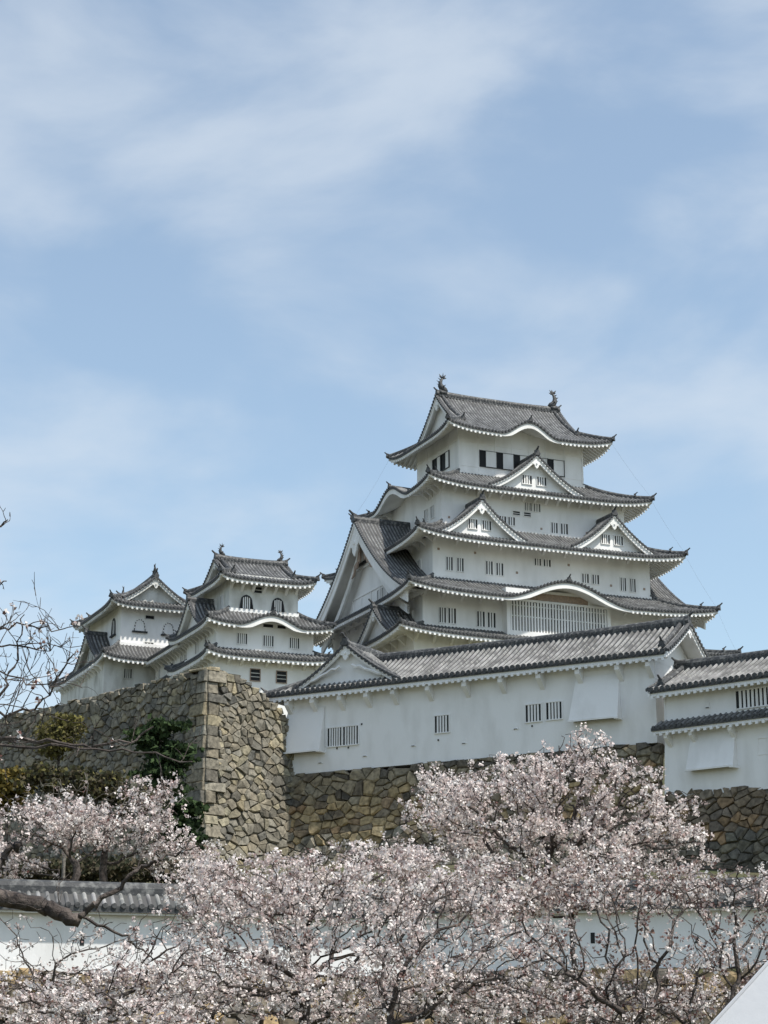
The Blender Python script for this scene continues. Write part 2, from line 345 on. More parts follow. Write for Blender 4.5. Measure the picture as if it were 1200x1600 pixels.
def skirt(root, cx, cy, A, B_, a, b, ze, H, wall_below, kara=None, up=0.6, tile=TILE, white=PL, sides='SWEN', pitch=0.36, brk=None, ridge=True, rows=6, label=None, oni_s=1.0, cy_in=None, cx_in=None):
    """hipped roof ring between eave half-sizes A,B_ and the upper wall a,b. wall_below = half-sizes of the wall under it"""
    M = newM(); kara = kara or {}; SD = sides_of(cx, cy, A, B_)
    zfs = {}
    for s in 'SWEN':
        Le, Li, De = (A, a, B_ - b) if s in 'SN' else (B_, b, A - a)
        ks = kara.get(s, [])
        def zf(x, v, Le=Le, Li=Li, ks=ks):
            L = Le - (Le - Li) * min(v, 1.0); q = min(1.0, abs(x) / L)
            z = ze + H * prof(min(v, 1.2)) + up * q ** 5 * max(0, 1 - v) ** 1.5
            for kx, kw, kh in ks:
                if abs(x - kx) < kw: z = max(z, ze + kh * bell((x - kx) / kw) - 0.15 * v)
            return z
        zfs[s] = zf
    for s in 'SWEN':
        if s not in sides: continue
        sd = SD[s]; Le, Li, De = (A, a, B_ - b) if s in 'SN' else (B_, b, A - a)
        zf = zfs[s]; v1 = lambda x, Le=Le, Li=Li: max(0.0, min(1.0, (Le - abs(x)) / (Le - Li)))
        xs, hs, p, n = rib_cols(-Le, Le, pitch, 0.085)
        strip(M['top'], sd, xs, hs, lambda x: 0.0, v1, De, zf, rows if s in 'SW' else 4)
        wo = (B_ - wall_below[1]) if s in 'SN' else (A - wall_below[0])
        eave(sd, -Le, Le, zf, v1, De, min(1.0, wo / De), M, [(k[0], k[1]) for k in kara.get(s, [])], pitch=pitch)
        if brk and s in brk:
            wl = wall_below[0] if s in 'SN' else wall_below[1]; kk = max(2, round(2 * wl / brk[s])); 
            bx = [-wl + 0.15 + (2 * wl - 0.3) * i / kk for i in range(kk + 1)]
            bx = [x for x in bx if all(abs(x - k[0]) > k[1] * 0.9 for k in kara.get(s, []))]
            brackets(M['brk'], sd, bx, zf, De, wo / De)
        for kx, kw, kh in kara.get(s, []):               # ridge along the crown of the undulating gable
            pth = []; dd = 0.0
            while dd < De and zf(kx, dd / De) < ze + kh + 0.02: pth.append(sd.P(kx, dd, zf(kx, dd / De) + 0.08)); dd += 0.25
            if len(pth) > 1:
                M['rid'].sweep(pth, [(a_ * 0.8, b_ * 0.7) for a_, b_ in RP], (*sd.t, 0)); oni(M['oni'], pth[0], -sd.n, 0.75 * oni_s)
    if ridge:
        for sx in (-1, 1):
            for sy in (-1, 1):
                zf = zfs['S']; pth = []
                if not any(c in sides for c in ('W' if sx < 0 else 'E')) or not any(c in sides for c in ('S' if sy < 0 else 'N')): continue
                for i in range(9):
                    v = i / 8.0; x = A - (A - a) * v; y = B_ - (B_ - b) * v
                    pth.append((cx + sx * x, cy + sy * y, zf(x, v) + 0.04))
                dr = np.array([sx * (A - a), sy * (B_ - b)]); dr /= np.linalg.norm(dr)
                M['rid'].sweep(pth, [(q * 0.85, r * 0.85) for q, r in RP], (-dr[1], dr[0], 0)); oni(M['oni'], (pth[0][0] + dr[0] * 0.1, pth[0][1] + dr[1] * 0.1, pth[0][2]), dr, 0.8 * oni_s)
                q = pth[2]; oni(M['oni'], (q[0], q[1], q[2] + 0.2), dr, 0.6 * oni_s)
    if a > 0.5:      # plaster flashing where the roof meets the wall above
        zt = ze + H
        for s in 'SWEN':
            if s not in sides: continue
            x0, x1 = cx - a - 0.22, cx + a + 0.22; y0, y1 = cy - b - 0.22, cy + b + 0.22
            t = 0.24
            if s == 'S': M['fas'].box(x0, x1, y0, y0 + t, zt - 0.35, zt + 0.12)
            if s == 'N': M['fas'].box(x0, x1, y1 - t, y1, zt - 0.35, zt + 0.12)
            if s == 'W': M['fas'].box(x0, x0 + t, y0 + t, y1 - t, zt - 0.35, zt + 0.12)
            if s == 'E': M['fas'].box(x1 - t, x1, y0 + t, y1 - t, zt - 0.35, zt + 0.12)
    r = finish(M, root, tile, white, label=label)
    return zfs, SD, r
def walls(root, cx, cy, a, b, z0, zt, mt, SD=None, zfs=None, A=None, B_=None, ai=None, bi=None, sides='SWEN'):
    """storey walls; the top follows the underside of the roof"""
    m = MB()
    for s in sides:
        L = a if s in 'SN' else b; n = max(2, int(2 * L / 0.4)); V = []; F = []
        sd0 = sides_of(cx, cy, a, b)[s]
        for i in range(n + 1):
            x = -L + 2 * L * i / n
            if zfs:
                De = (B_ - bi) if s in 'SN' else (A - ai); wo = (B_ - b) if s in 'SN' else (A - a)
                top = zfs[s](x, min(1.0, wo / De)) - 0.36
                top = max(top, zt) if zt else top
            else: top = zt
            V += [sd0.P(x, 0, z0), sd0.P(x, 0, top)]
        for i in range(n): F.append((2 * i, 2 * i + 2, 2 * i + 3, 2 * i + 1))
        m.add(V, F)
    return m.build('storey_wall', mt, root)

def gable_front(root, sd, cx, curve, d0, recess, bw, tile, white, orn=0.8, win=None, verge=True, name='gable', depth_back=0.3, ped=True, parent=None, label=None, lattice=False):
    """verge tiles, bargeboards, pediment, hanging ornament. curve: [(x, z)] from left foot over the apex to right foot,
    sd.P(x, -d, z) is d metres outwards"""
    P = lambda x, d, z: sd.P(cx + x, -d, z)
    g = MB()                                              # the pediment carries the part
    zb = min(z for x, z in curve) - 0.35; V = []; F = []
    for x, z in curve: V += [P(x, d0 - recess, max(z - 0.15, zb)), P(x, d0 - recess, zb)]
    for i in range(len(curve) - 1): F.append((2 * i + 1, 2 * i + 3, 2 * i + 2, 2 * i))
    g.add(V, F)
    part = g.build(name, white, parent or root)
    if label: part['label'] = label
    bb = MB()
    for sgn in (0, 1):
        half = [c for c in curve if (c[0] <= 1e-6 if sgn == 0 else c[0] >= -1e-6)]
        for (o0, o1, dd0, dd1) in ((-0.06, -bw, 0.0, 0.16), (-0.04, -bw * 0.38, 0.10, 0.24)):
            V = []; F = []
            for x, z in half:
                V += [P(x, d0 + dd1 - 0.1, z + o0), P(x, d0 + dd1 - 0.1, z + o1), P(x, d0 + dd0 - 0.1, z + o1), P(x, d0 + dd0 - 0.1, z + o0)]
            for i in range(len(half) - 1):
                for j in range(4): F.append((4 * i + j, 4 * i + (j + 1) % 4, 4 * i + 4 + (j + 1) % 4, 4 * i + 4 + j))
            F += [(0, 1, 2, 3), tuple(4 * (len(half) - 1) + j for j in (3, 2, 1, 0))]
            bb.add(V, F)
    # soffit between board and pediment
    V = []; F = []
    for x, z in curve: V += [P(x, d0 - 0.05, z - 0.10), P(x, d0 - recess - 0.05, z - 0.10)]
    for i in range(len(curve) - 1): F.append((2 * i, 2 * i + 1, 2 * i + 3, 2 * i + 2))
    bb.add(V, F)
    bb.build('bargeboard', white, part)
    if name == 'great_gable':
        ib = MB()
        for sgn in (0, 1):
            half = [(x * 0.86, z - bw * 0.95) for x, z in curve if (x <= 1e-6 if sgn == 0 else x >= -1e-6)]
            V = []; F = []
            for x, z in half: V += [P(x, d0 - recess * .45, z), P(x, d0 - recess * .45, z - bw * .55), P(x, d0 - recess * .45 - .2, z - bw * .55), P(x, d0 - recess * .45 - .2, z)]
            for i in range(len(half) - 1):
                for j in range(4): F.append((4 * i + j, 4 * i + (j + 1) % 4, 4 * i + 4 + (j + 1) % 4, 4 * i + 4 + j))
            ib.add(V, F)
        ib.build('inner_board', white, part)
        rl = Many(); zr_ = min(z for x, z in curve)
        for zz in (2.35, 0.75): rl.box8([P(x, d0 - recess + e, zr_ + zz + c) for c in (0, .14) for x, e in ((-7.2 + zz, -.02), (7.2 - zz, -.02), (7.2 - zz, .10), (-7.2 + zz, .10))])
        for x in (-4.6, -2.3, 0, 2.3, 4.6): rl.box8([P(x + a_, d0 - recess + e, zr_ + .89 + c) for c in (0, 1.46) for a_, e in ((-.07, -.02), (.07, -.02), (.07, .09), (-.07, .09))])
        rl.build('gable_rail', white, part)
        za_ = max(z for x, z in curve) - bw * 1.5
        tm = Many()
        for sg in (-1, 1):      # carved boards flanking the ornament; their weathered brown also paints in shading
            pts_ = [(0.5, -0.6), (1.2, -1.1), (1.6, -2.1), (2.4, -2.5), (2.6, -3.3), (3.3, -3.9), (2.5, -3.7), (2.1, -3.0), (1.5, -2.9), (1.2, -2.2), (0.6, -2.4), (0.5, -1.7)]
            pts_ = [(sg * x * .8, z * .8) for x, z in pts_]; n_p = len(pts_)
            V = [P(x, d0 - recess * .4, za_ + z) for x, z in pts_] + [P(x, d0 - recess * .4 - .15, za_ + z) for x, z in pts_]
            tm.add(V, [tuple(range(n_p)), tuple(range(2 * n_p - 1, n_p - 1, -1))] + [(i, (i + 1) % n_p, n_p + (i + 1) % n_p, n_p + i) for i in range(n_p)])
        tm.build('carved_board', TAN, part)
    if verge:
        vt = MB(); Ls = [0.0]
        for i in range(1, len(curve)): Ls.append(Ls[-1] + math.dist(curve[i], curve[i - 1]))
        pth = [P(x, d0 + 0.02, z + 0.02) for x, z in curve]
        vt.sweep(pth, [(-0.16, -0.02), (-0.16, 0.14), (0, 0.24), (0.16, 0.14), (0.16, -0.02)], (*(-sd.n), 0))
        nd = int(Ls[-1] / 0.36)
        for k in range(nd):
            l = (k + 0.5) * Ls[-1] / nd; i = max(j for j in range(len(Ls)) if Ls[j] <= l); i = min(i, len(curve) - 2); f = (l - Ls[i]) / (Ls[i + 1] - Ls[i])
            x = curve[i][0] + f * (curve[i + 1][0] - curve[i][0]); z = curve[i][1] + f * (curve[i + 1][1] - curve[i][1]) + 0.03
            r = 0.125; ring = [P(x + math.cos(a) * r, d0 + 0.24, z + math.sin(a) * r) for a in [j * math.pi / 3 for j in range(6)]]; r2 = [P(x + math.cos(a) * r, d0 + 0.1, z + math.sin(a) * r) for a in [j * math.pi / 3 for j in range(6)]]
            vt.add(ring + r2, [tuple(range(6))] + [(j, j + 6, (j + 1) % 6 + 6, (j + 1) % 6) for j in range(6)])
        vt.build('verge_tiles', DRK, part)
    apex = max(curve, key=lambda c: c[1])
    if orn:                                               # hanging ornament: lobed turnip shape with two side curls
        om = MB(); s = orn; zc = apex[1] - bw * 1.0 - 0.55 * s
        out_ = [(0, .55), (.22, .42), (.30, .25), (.52, .30), (.60, .12), (.45, -.02), (.30, -.06), (.26, -.30), (.10, -.46), (0, -.56)]
        out_ = out_ + [(-x, z) for x, z in out_[-2:0:-1]]
        V = [P(x * s, d0 + 0.10, zc + z * s) for x, z in out_] + [P(x * s, d0 - 0.08, zc + z * s) for x, z in out_]; n = len(out_)
        om.add(V, [tuple(range(n)), tuple(range(2 * n - 1, n - 1, -1))] + [(i, (i + 1) % n, n + (i + 1) % n, n + i) for i in range(n)])
        om.tube([P(0, d0 + 0.08, zc + 0.12 * s), P(0, d0 + 0.2, zc + 0.12 * s)], [0.14 * s, 0.09 * s], 8)
        om.build('hanging_ornament', white, part)
    if win:
        for (xa, xb, z0, z1) in win:
            window(root, Side(*(sd.o + sd.t * cx - sd.n * (d0 - recess)), sd.t, sd.n), xa, xb, z0, z1, bars=3, mt=white, parent=part, name='gable_window', kids=False)
    return part
def window(root, sd, x0, x1, z0, z1, bars=3, mt=PL, frame=0.0, parent=None, name='window', fm=None, kids=True, mid=False, vertical=True, sill=False):
    """dark opening with plaster bars. sd.P(x, -d, z) = d metres in front of the wall"""
    m = MB(); par = parent or root
    m.box8([sd.P(x0, 0.1, z0), sd.P(x1, 0.1, z0), sd.P(x1, -0.03, z0), sd.P(x0, -0.03, z0), sd.P(x0, 0.1, z1), sd.P(x1, 0.1, z1), sd.P(x1, -0.03, z1), sd.P(x0, -0.03, z1)])
    fr = MB(); t = 0.07
    def bx(M_, a, b, c, d, e=0.09):
        M_.box8([sd.P(a, 0.02, c), sd.P(b, 0.02, c), sd.P(b, -e, c), sd.P(a, -e, c), sd.P(a, 0.02, d), sd.P(b, 0.02, d), sd.P(b, -e, d), sd.P(a, -e, d)])
    bx(fr, x0 - t, x0, z0 - t, z1 + t); bx(fr, x1, x1 + t, z0 - t, z1 + t); bx(fr, x0, x1, z1, z1 + t, 0.10); bx(fr, x0, x1, z0 - t, z0, 0.12 if sill else 0.10)
    br = MB(); n = bars; wd = (x1 - x0)
    for k in range(n):
        if vertical:
            c = x0 + wd * (k + 1) / (n + 1); hw = wd / (n + 1) * 0.29; bx(br, c - hw, c + hw, z0, z1, 0.06)
        else:
            c = z0 + (z1 - z0) * (k + 1) / (n + 1); bx(br, x0, x1, c - 0.03, c + 0.03, 0.06)
    if mid: bx(br, x0, x1, (z0 + z1) / 2 - 0.04, (z0 + z1) / 2 + 0.04, 0.07)
    if kids:
        o = m.build(name, OPN, par); fr.build('window_frame', fm or mt, o)
        if br.f: br.build('window_bars', mt, o)
    else:
        k = MB(); 
        for q, mi in ((m, 0), (fr, 1), (br, 1)):
            k.add(q.v, q.f, m=mi)
        o = k.build(name, [OPN, mt], par)
    return o

def chidori(root, sd, cx, w, zb, za, dfront, dback, tile=TILE, white=PL, bw=0.55, orn=0.7, win=None, recess=0.55, label=None, k=0.42, name='dormer_gable', fin=1.0, rows=7, pitch=0.36, ridge_h=1.0):
    """triangular gable roof projecting from side sd at cx; the eave line of sd is d = 0, positive dfront is inwards of it"""
    c = []
    for i in range(-9, 10):
        v = 1 - abs(i) / 9; c.append((w * i / 9, zb + (za - zb) * prof(v, k)))
    part = gable_front(root, sd, cx, c, -dfront, recess, bw, tile, white, orn, win, name=name, label=label)
    top = MB()
    for sg in (-1, 1):
        # columns run along the depth; slope from foot to apex
        s2 = Side(*(sd.o + sd.t * (cx + sg * w) + sd.n * ((dfront + dback) / 2)), sd.n * (1 if sg > 0 else -1), -sg * sd.t)
        L = (dback - dfront) / 2
        xs, hs, p, n = rib_cols(-L, L, pitch, 0.085)
        strip(top, s2, xs, hs, lambda x: 0.0, lambda x: 1.0, w, lambda x, v: zb + (za - zb) * prof(v, k), rows, 0.03)
    top.build('gable_roof', tile, part)
    rd = MB(); a0 = sd.P(cx, dfront - 0.15, za - 0.02); a1 = sd.P(cx, dback, za - 0.02)
    rd.sweep([a0, a1], [(q, r * 1.1 * ridge_h) for q, r in RP], (*sd.t, 0)); rd.build('ridge', RID, part)
    on = MB(); oni(on, (a0[0], a0[1], a0[2] + 0.1), -sd.n, fin); on.build('ridge_end_tile', DRK, part)
    return part

def big_roof(root, cx, cy, xl, xr, b, ze, zr, L_end, R_end, axis='x', kara=None, up=0.55, tile=TILE, white=PL, wall_half=None, pitch=0.36, ov=0.45, k=0.45, rows=9, orn=0.7, shachi_s=1.0, bw=0.55, win=None, brk=None, eave_sides='SWEN', rib=0.085, fas=0.20, ridge_w=1.0, front_desc=True, gable_label=None, ridge_tiles=True, raf=0.52, recess=0.6):
    """gable, hip or hip-and-gable roof. axis 'x': ridge along x. L_end/R_end = (inset, vh)."""
    M = newM(); H = zr - ze
    ex = np.array((1, 0)) if axis == 'x' else np.array((0, 1)); ey = np.array((0, 1)) if axis == 'x' else np.array((-1, 0))
    c0 = np.array([cx, cy]); mid = (xl + xr) / 2
    iL, vL = L_end; iR, vR = R_end
    def ends(v):
        l = xl + (iL * min(1, v / vL) if vL > 0 else 0); r = xr - (iR * min(1, v / vR) if vR > 0 else 0); return l, r
    def z0(x, v, ks=()):
        l, r = ends(v); q = (x - mid) / (r - mid) if x > mid else (mid - x) / (mid - l); q = max(0, min(1, q))
        z = ze + H * prof(v, k) + up * q ** 5 * max(0, 1 - v) ** 1.5
        for kx, kw, kh in ks:
            if abs(x - kx) < kw: z = max(z, ze + kh * bell((x - kx) / kw) - 0.1 * v)
        return z
    wo = None
    for s, sg in (('S', -1), ('N', 1)):
        if s not in eave_sides: continue
        t = ex * (-sg); n = -ey * sg if True else ey
        sd = Side(*(c0 + ey * sg * b), t, n); ks = (kara or {}).get(s, ())
        zf = (lambda x, v, f=-sg, ks=ks: z0(x * f, v, ks))
        def v1(x, f=-sg):
            X = x * f; v = 1.0
            if vR > 0 and X > xr - iR: v = min(v, (xr - X) / iR * vR)
            if vL > 0 and X < xl + iL: v = min(v, (X - xl) / iL * vL)
            return max(0.0, v)
        a0, a1 = (xl, xr) if sg < 0 else (-xr, -xl)
        xs, hs, p, nn = rib_cols(a0, a1, pitch, rib)
        strip(M['top'], sd, xs, hs, lambda x: 0.0, v1, b, zf, rows)
        for (vh, edge, dr) in ((vR, xr - iR, 1), (vL, xl + iL, -1)):
            if 0 < vh < 1:
                lo, hi = (edge, edge + ov) if dr > 0 else (edge - ov, edge)
                if sg > 0: lo, hi = -hi, -lo
                xs2, hs2, p, nn = rib_cols(lo, hi, pitch, rib)
                strip(M['top'], sd, xs2, hs2, lambda x, vh=vh: vh, lambda x: 1.0, b, zf, rows - 2)
        w_in = (b - wall_half[1]) / b if wall_half else 0.3
        eave(sd, a0, a1, zf, v1, b, w_in, M, [(q[0] * -sg, q[1]) for q in ks], pitch=pitch, rib=rib, fas=fas, rafters=raf > 0)
        if brk and s in brk:
            brackets(M['brk'], sd, [x for x in brk[s]], zf, b, w_in)
        for kx, kw, kh in ks:
            pth = []; dd = 0.0
            while dd < b and zf(kx * -sg, dd / b) < ze + kh + 0.03: pth.append(sd.P(kx * -sg, dd, zf(kx * -sg, dd / b) + 0.08)); dd += 0.25
            if len(pth) > 1: M['rid'].sweep(pth, [(q * 0.8, r * 0.7) for q, r in RP], (*t, 0)); oni(M['oni'], pth[0], -n, 0.7)
    fronts = []
    for (ins, vh, xe, dr) in ((iR, vR, xr, 1), (iL, vL, xl, -1)):
        xg = xe - dr * ins
        if vh > 0:
            t = ey * dr; sd = Side(*(c0 + ex * xe), t, -ex * dr); De = ins / vh      # v=1 would be De inwards
            def zf(y, v):
                h = b * max(1e-3, 1 - v); q = min(1, abs(y) / h); return ze + H * prof(v, k) + up * q ** 5 * max(0, 1 - v) ** 1.5
            v1 = lambda y: max(0.0, min(vh, (b - abs(y)) / b))
            xs, hs, p, nn = rib_cols(-b, b, pitch, rib)
            strip(M['top'], sd, xs, hs, lambda x: 0.0, v1, De, zf, 5)
            xw = (abs(xe - mid) - wall_half[0]) / De if wall_half else 0.3
            eave(sd, -b, b, zf, v1, De, xw, M, pitch=pitch, rib=rib, fas=fas)
            if brk and ('E' if dr > 0 else 'W') in brk: brackets(M['brk'], sd, brk['E' if dr > 0 else 'W'], zf, De, xw)
            for sg in (-1, 1):                            # hip ridges
                pth = []
                for i in range(8):
                    v = vh * i / 7; q = c0 + ex * (xe - dr * ins * i / 7) + ey * sg * b * (1 - v); pth.append((q[0], q[1], ze + H * prof(v, k) + up * (1 - v) ** 1.5 + 0.04))
                d2 = np.array(pth[0][:2]) - np.array(pth[-1][:2]); d2 /= np.linalg.norm(d2)
                M['rid'].sweep(pth, [(q * 0.85, r * 0.8) for q, r in RP], (-d2[1], d2[0], 0)); oni(M['oni'], (pth[0][0] + d2[0] * 0.1, pth[0][1] + d2[1] * 0.1, pth[0][2]), d2, 0.75)
        if vh < 1:
            xv = xg + dr * (ov if vh > 0 else 0)
            sdg = Side(*(c0 + ex * xv), ey * dr, -ex * dr); c = []
            for i in range(-10, 11):
                y = b * (1 - vh) * i / 10; v = 1 - abs(y) / b; c.append((y, ze + H * prof(v, k)))
            fronts.append((sdg, c, dr, xv, vh))
            for sg in (-1, 1):                            # descending ridges just inside the verge
                pth = []
                for i in range(9):
                    v = 1 - (1 - max(vh * 0.85, 0.18)) * i / 8; q = c0 + ex * (xv - dr * 0.55) + ey * sg * b * (1 - v); pth.append((q[0], q[1], z0((xv - dr * .55), v) + 0.05))
                M['rid'].sweep(pth, [(q * 0.85, r * 0.85) for q, r in RP], (*ex, 0)); d2 = ey * sg; oni(M['oni'], (pth[-1][0], pth[-1][1], pth[-1][2] + .1), d2, 0.8)
    # main ridge with its end tiles
    l = xl + (iL if vL > 0 else 0) - (ov if 0 < vL < 1 else 0); r = xr - (iR if vR > 0 else 0) + (ov if 0 < vR < 1 else 0)
    n = 10; pth = []
    for i in range(n + 1):
        x = l + (r - l) * i / n; q = c0 + ex * x; pth.append((q[0], q[1], zr - 0.05 + 0.18 * abs(2 * i / n - 1) ** 3))
    M['rid'].sweep(pth, [(q * 1.15 * ridge_w, s_ * 1.45 * ridge_w) for q, s_ in RP], (*ey, 0))
    if ridge_tiles:                                        # small tiles set in the flank of the ridge
        kk = int((r - l) / 0.34)
        for i in range(kk):
            x = l + 0.17 + i * 0.34
            for sg in (-1, 1):
                q = c0 + ex * x + ey * sg * 0.225 * ridge_w
                M['lip'].box8([tuple(q + ex * a_ + ey * sg * b_) + (zr + c_,) for c_ in (0.06, 0.24 * ridge_w + .02) for a_, b_ in ((-.09, -.05), (.09, -.05), (.09, .03), (-.09, .03))])
    oni(M['oni'], (pth[0][0], pth[0][1], zr + 0.2), -ex, 0.9); oni(M['oni'], (pth[-1][0], pth[-1][1], zr + 0.2), ex, 0.9)
    part = finish(M, root, tile, white)
    for sdg, c, dr, xv, vh in fronts:
        gable_front(root, sdg, 0, c, 0.0, recess, bw, tile, white, orn, win, name='gable', label=gable_label)
    if shachi_s:
        for x, dr in ((l + 0.55, -1), (r - 0.55, 1)):
            q = c0 + ex * x; sm = MB(); shachi(sm, (q[0], q[1], zr + 0.40), ex * dr, shachi_s); sm.build('fish_finial', DRK, root, smooth=True)
    return z0, part

# ---------------------------------------------------------------- hill and ground
def terrain(x, y):
    yl = (72.0 - (1 - x) * 0.325 if x < 1 else 72.0 - (x - 1) * 0.249) if abs(x) < 24 else 67
    base = 2.2 * max(0, min(1, (y - 38) / 26)) if y < yl + 2.2 else 5.9 + 9.5 * max(0, min(1, (y - 76) / 60))
    # the castle plateau behind the retaining walls
    l = [(-45.0, 176.5), (-12.3, 145.5), (-6.9, 151), (18.2, 136.5), (18.6, 134.8), (60, 100)]
    if y > 95:
        yw = np.interp(x, [p[0] for p in l], [p[1] for p in l]) if x > -60 else 192
        s = y - yw - 3.0; top = 26.5 if x < -6 else (22.8 if x < 18 else 19.5)
        if s > 0: base = max(base, min(top, 15 + s * 3))
        if s > 5: base = max(base, min(33.0, top + (s - 5) * 0.27))
    r = math.hypot(x - 5, y - 210)
    if r > 75 and y > 150: base *= max(0, 1 - (r - 75) / 60)
    if abs(x) > 90: base *= max(0, 1 - (abs(x) - 90) / 60)
    return base
xs_ = sorted(set([-9000, -3000, -1000, -400, -200] + list(np.arange(-150, 151, 3)) + [200, 400, 1000, 3000, 9000]))
ys_ = sorted(set([-3000, -500, -100, -30] + list(np.arange(-20, 70, 3)) + list(np.arange(69, 76, 1)) + list(np.arange(76, 290, 2.5)) + [300, 400, 1000, 3000, 12000]))
V = []; F = []
for j, y in enumerate(ys_):
    for i, x in enumerate(xs_):
        z = terrain(x, y)
        z += 0.15 * math.sin(x * 0.7 + y * 0.3) * math.cos(y * 0.5) if abs(x) < 150 and -20 < y < 290 and z > 0.5 and z < 34 else 0
        V.append((x, y, z))
n_ = len(xs_)
for j in range(len(ys_) - 1):
    for i in range(n_ - 1): F.append((j * n_ + i, j * n_ + i + 1, (j + 1) * n_ + i + 1, (j + 1) * n_ + i))
m = MB(); m.add(V, F); tag(m.build('ground', SOIL, smooth=True), kind='structure')

# ---------------------------------------------------------------- main keep
YAW = R(23.5)
KX, KY = 11.656, 203.32
kp = thing('main_keep', KX, KY, 36.0, YAW, 'tall five-roofed white castle keep with grey tiled gables, the biggest tower in the scene', 'castle keep')
# half sizes: storey walls and eaves
E_ = (15.2, 12.5); D_ = (13.57, 10.87); C_ = (11.7, 9.07); B_ = (9.97, 7.43); A_ = (6.9, 4.92)
z1, s1, r1 = skirt(kp, 0, 0, 17.7, 15.0, *D_, 41.0, 1.55, E_, brk={'S': 1.75, 'W': 1.75, 'E': 1.75}, up=0.6)
z2, s2, r2 = skirt(kp, 0, 0, 16.3, 13.9, *C_, 45.25, 2.4, D_, kara={'S': [(0.1, 6.9, 1.95)]}, brk={'S': 1.9, 'W': 1.9}, up=0.7)
z3, s3, r3 = skirt(kp, 0, 0, 14.35, 11.6, *B_, 51.05, 2.4, C_, brk={'S': 2.3, 'W': 1.5}, up=0.7)
z4, s4, r4 = skirt(kp, 0, 0, 12.17, 9.34, *A_, 56.95, 2.55, B_, kara={'W': [(0.0, 4.4, 1.55)], 'E': [(0.0, 4.4, 1.55)]}, brk={'S': 1.25, 'W': 1.0, 'E': 1.25}, up=0.7)
walls(kp, 0, 0, *E_, 28.0, 0, PL, None, z1, 17.7, 15.0, *D_)
walls(kp, 0, 0, *D_, 42.0, 0, PL, None, z2, 16.3, 13.9, *C_)
walls(kp, 0, 0, *C_, 47.2, 0, PL, None, z3, 14.35, 11.6, *B_)
walls(kp, 0, 0, *B_, 53.0, 0, PL, None, z4, 12.17, 9.34, *A_)
z5, r5 = big_roof(kp, 0, 0, -9.1, 9.1, 7.2, 63.35, 68.75, (2.7, 0.38), (2.7, 0.38), kara={'S': [(-0.1, 3.25, 1.45)], 'N': [(0, 3.2, 1.45)]}, wall_half=A_, up=0.65, shachi_s=1.05, bw=0.6, orn=0.9, ov=0.5)
zA = {'S': lambda x, v: z5(x, v, [(-0.1, 3.25, 1.45)]), 'N': lambda x, v: z5(x, v, [(0, 3.2, 1.45)]), 'E': lambda x, v: 64.4 + .25, 'W': lambda x, v: 64.4 + .25}
walls(kp, 0, 0, *A_, 59.0, 0, PL, None, zA, 9.1, 7.2, 6.9, 0.0)
# gables
win2 = lambda h: [(-1.35, -0.35, 0.75 + h, 1.65 + h), (0.35, 1.35, 0.75 + h, 1.65 + h)]
chidori(kp, s4['S'], -0.25, 5.2, 57.35, 60.95, 0.85, 5.2, bw=0.55, orn=0.75, win=[(-1.3, -0.3, 58.1, 58.95), (0.3, 1.3, 58.1, 58.95)], label='single triangular gable over the fourth roof')
chidori(kp, s3['S'], -7.3, 4.75, 51.5, 55.15, 0.95, 5.0, bw=0.6, orn=0.8, win=[(-1.15, -0.25, 52.35, 53.25), (0.3, 1.2, 52.35, 53.25)], label='left of the twin triangular gables')
chidori(kp, s3['S'], 6.95, 4.75, 51.5, 55.15, 0.95, 5.0, bw=0.6, orn=0.8, win=[(-1.15, -0.25, 52.35, 53.25), (0.3, 1.2, 52.35, 53.25)], label='right of the twin triangular gables')
chidori(kp, s2['W'], 0.0, 12.3, 45.5, 54.75, 0.55, 7.0, bw=1.35, orn=2.0, recess=1.7, k=0.45, name='great_gable', fin=1.3, rows=12, ridge_h=1.3,
        win=[(1.6, 2.5, 46.2, 47.6), (2.8, 3.7, 46.2, 47.6), (4.0, 4.9, 46.2, 47.6)], label='great gable of the left flank')
chidori(kp, s2['E'], 0.0, 12.3, 45.5, 54.75, 0.55, 7.0, bw=1.25, orn=1.9, recess=1.0, k=0.45, name='great_gable', fin=1.3, rows=12, ridge_h=1.3, label='great gable of the right flank')
chidori(kp, s1['W'], 8.0, 4.3, 41.2, 44.3, 0.5, 4.0, bw=0.55, orn=0.7, win=None)
# plaster posts and rails on the top storey
m = Many()
y = -A_[1]
for z in (62.55, 60.15): m.box(-6.92, 6.92, y - 0.035, y, z, z + 0.10)
for x in (-6.9, -4.8, -3.0, -1.15, 0.75, 2.6, 4.75, 6.72): m.box(x, x + 0.16, y - 0.05, y, 59.3, 64.3)
for z in (62.75, 60.0): m.box(-6.945, -6.9, -4.9, 4.9, z, z + 0.10)
for yy in (-4.9, -2.6, -0.2, 2.4): m.box(-6.95, -6.9, yy, yy + 0.16, 59.3, 64.3)
m.build('wall_rail', PL, kp)
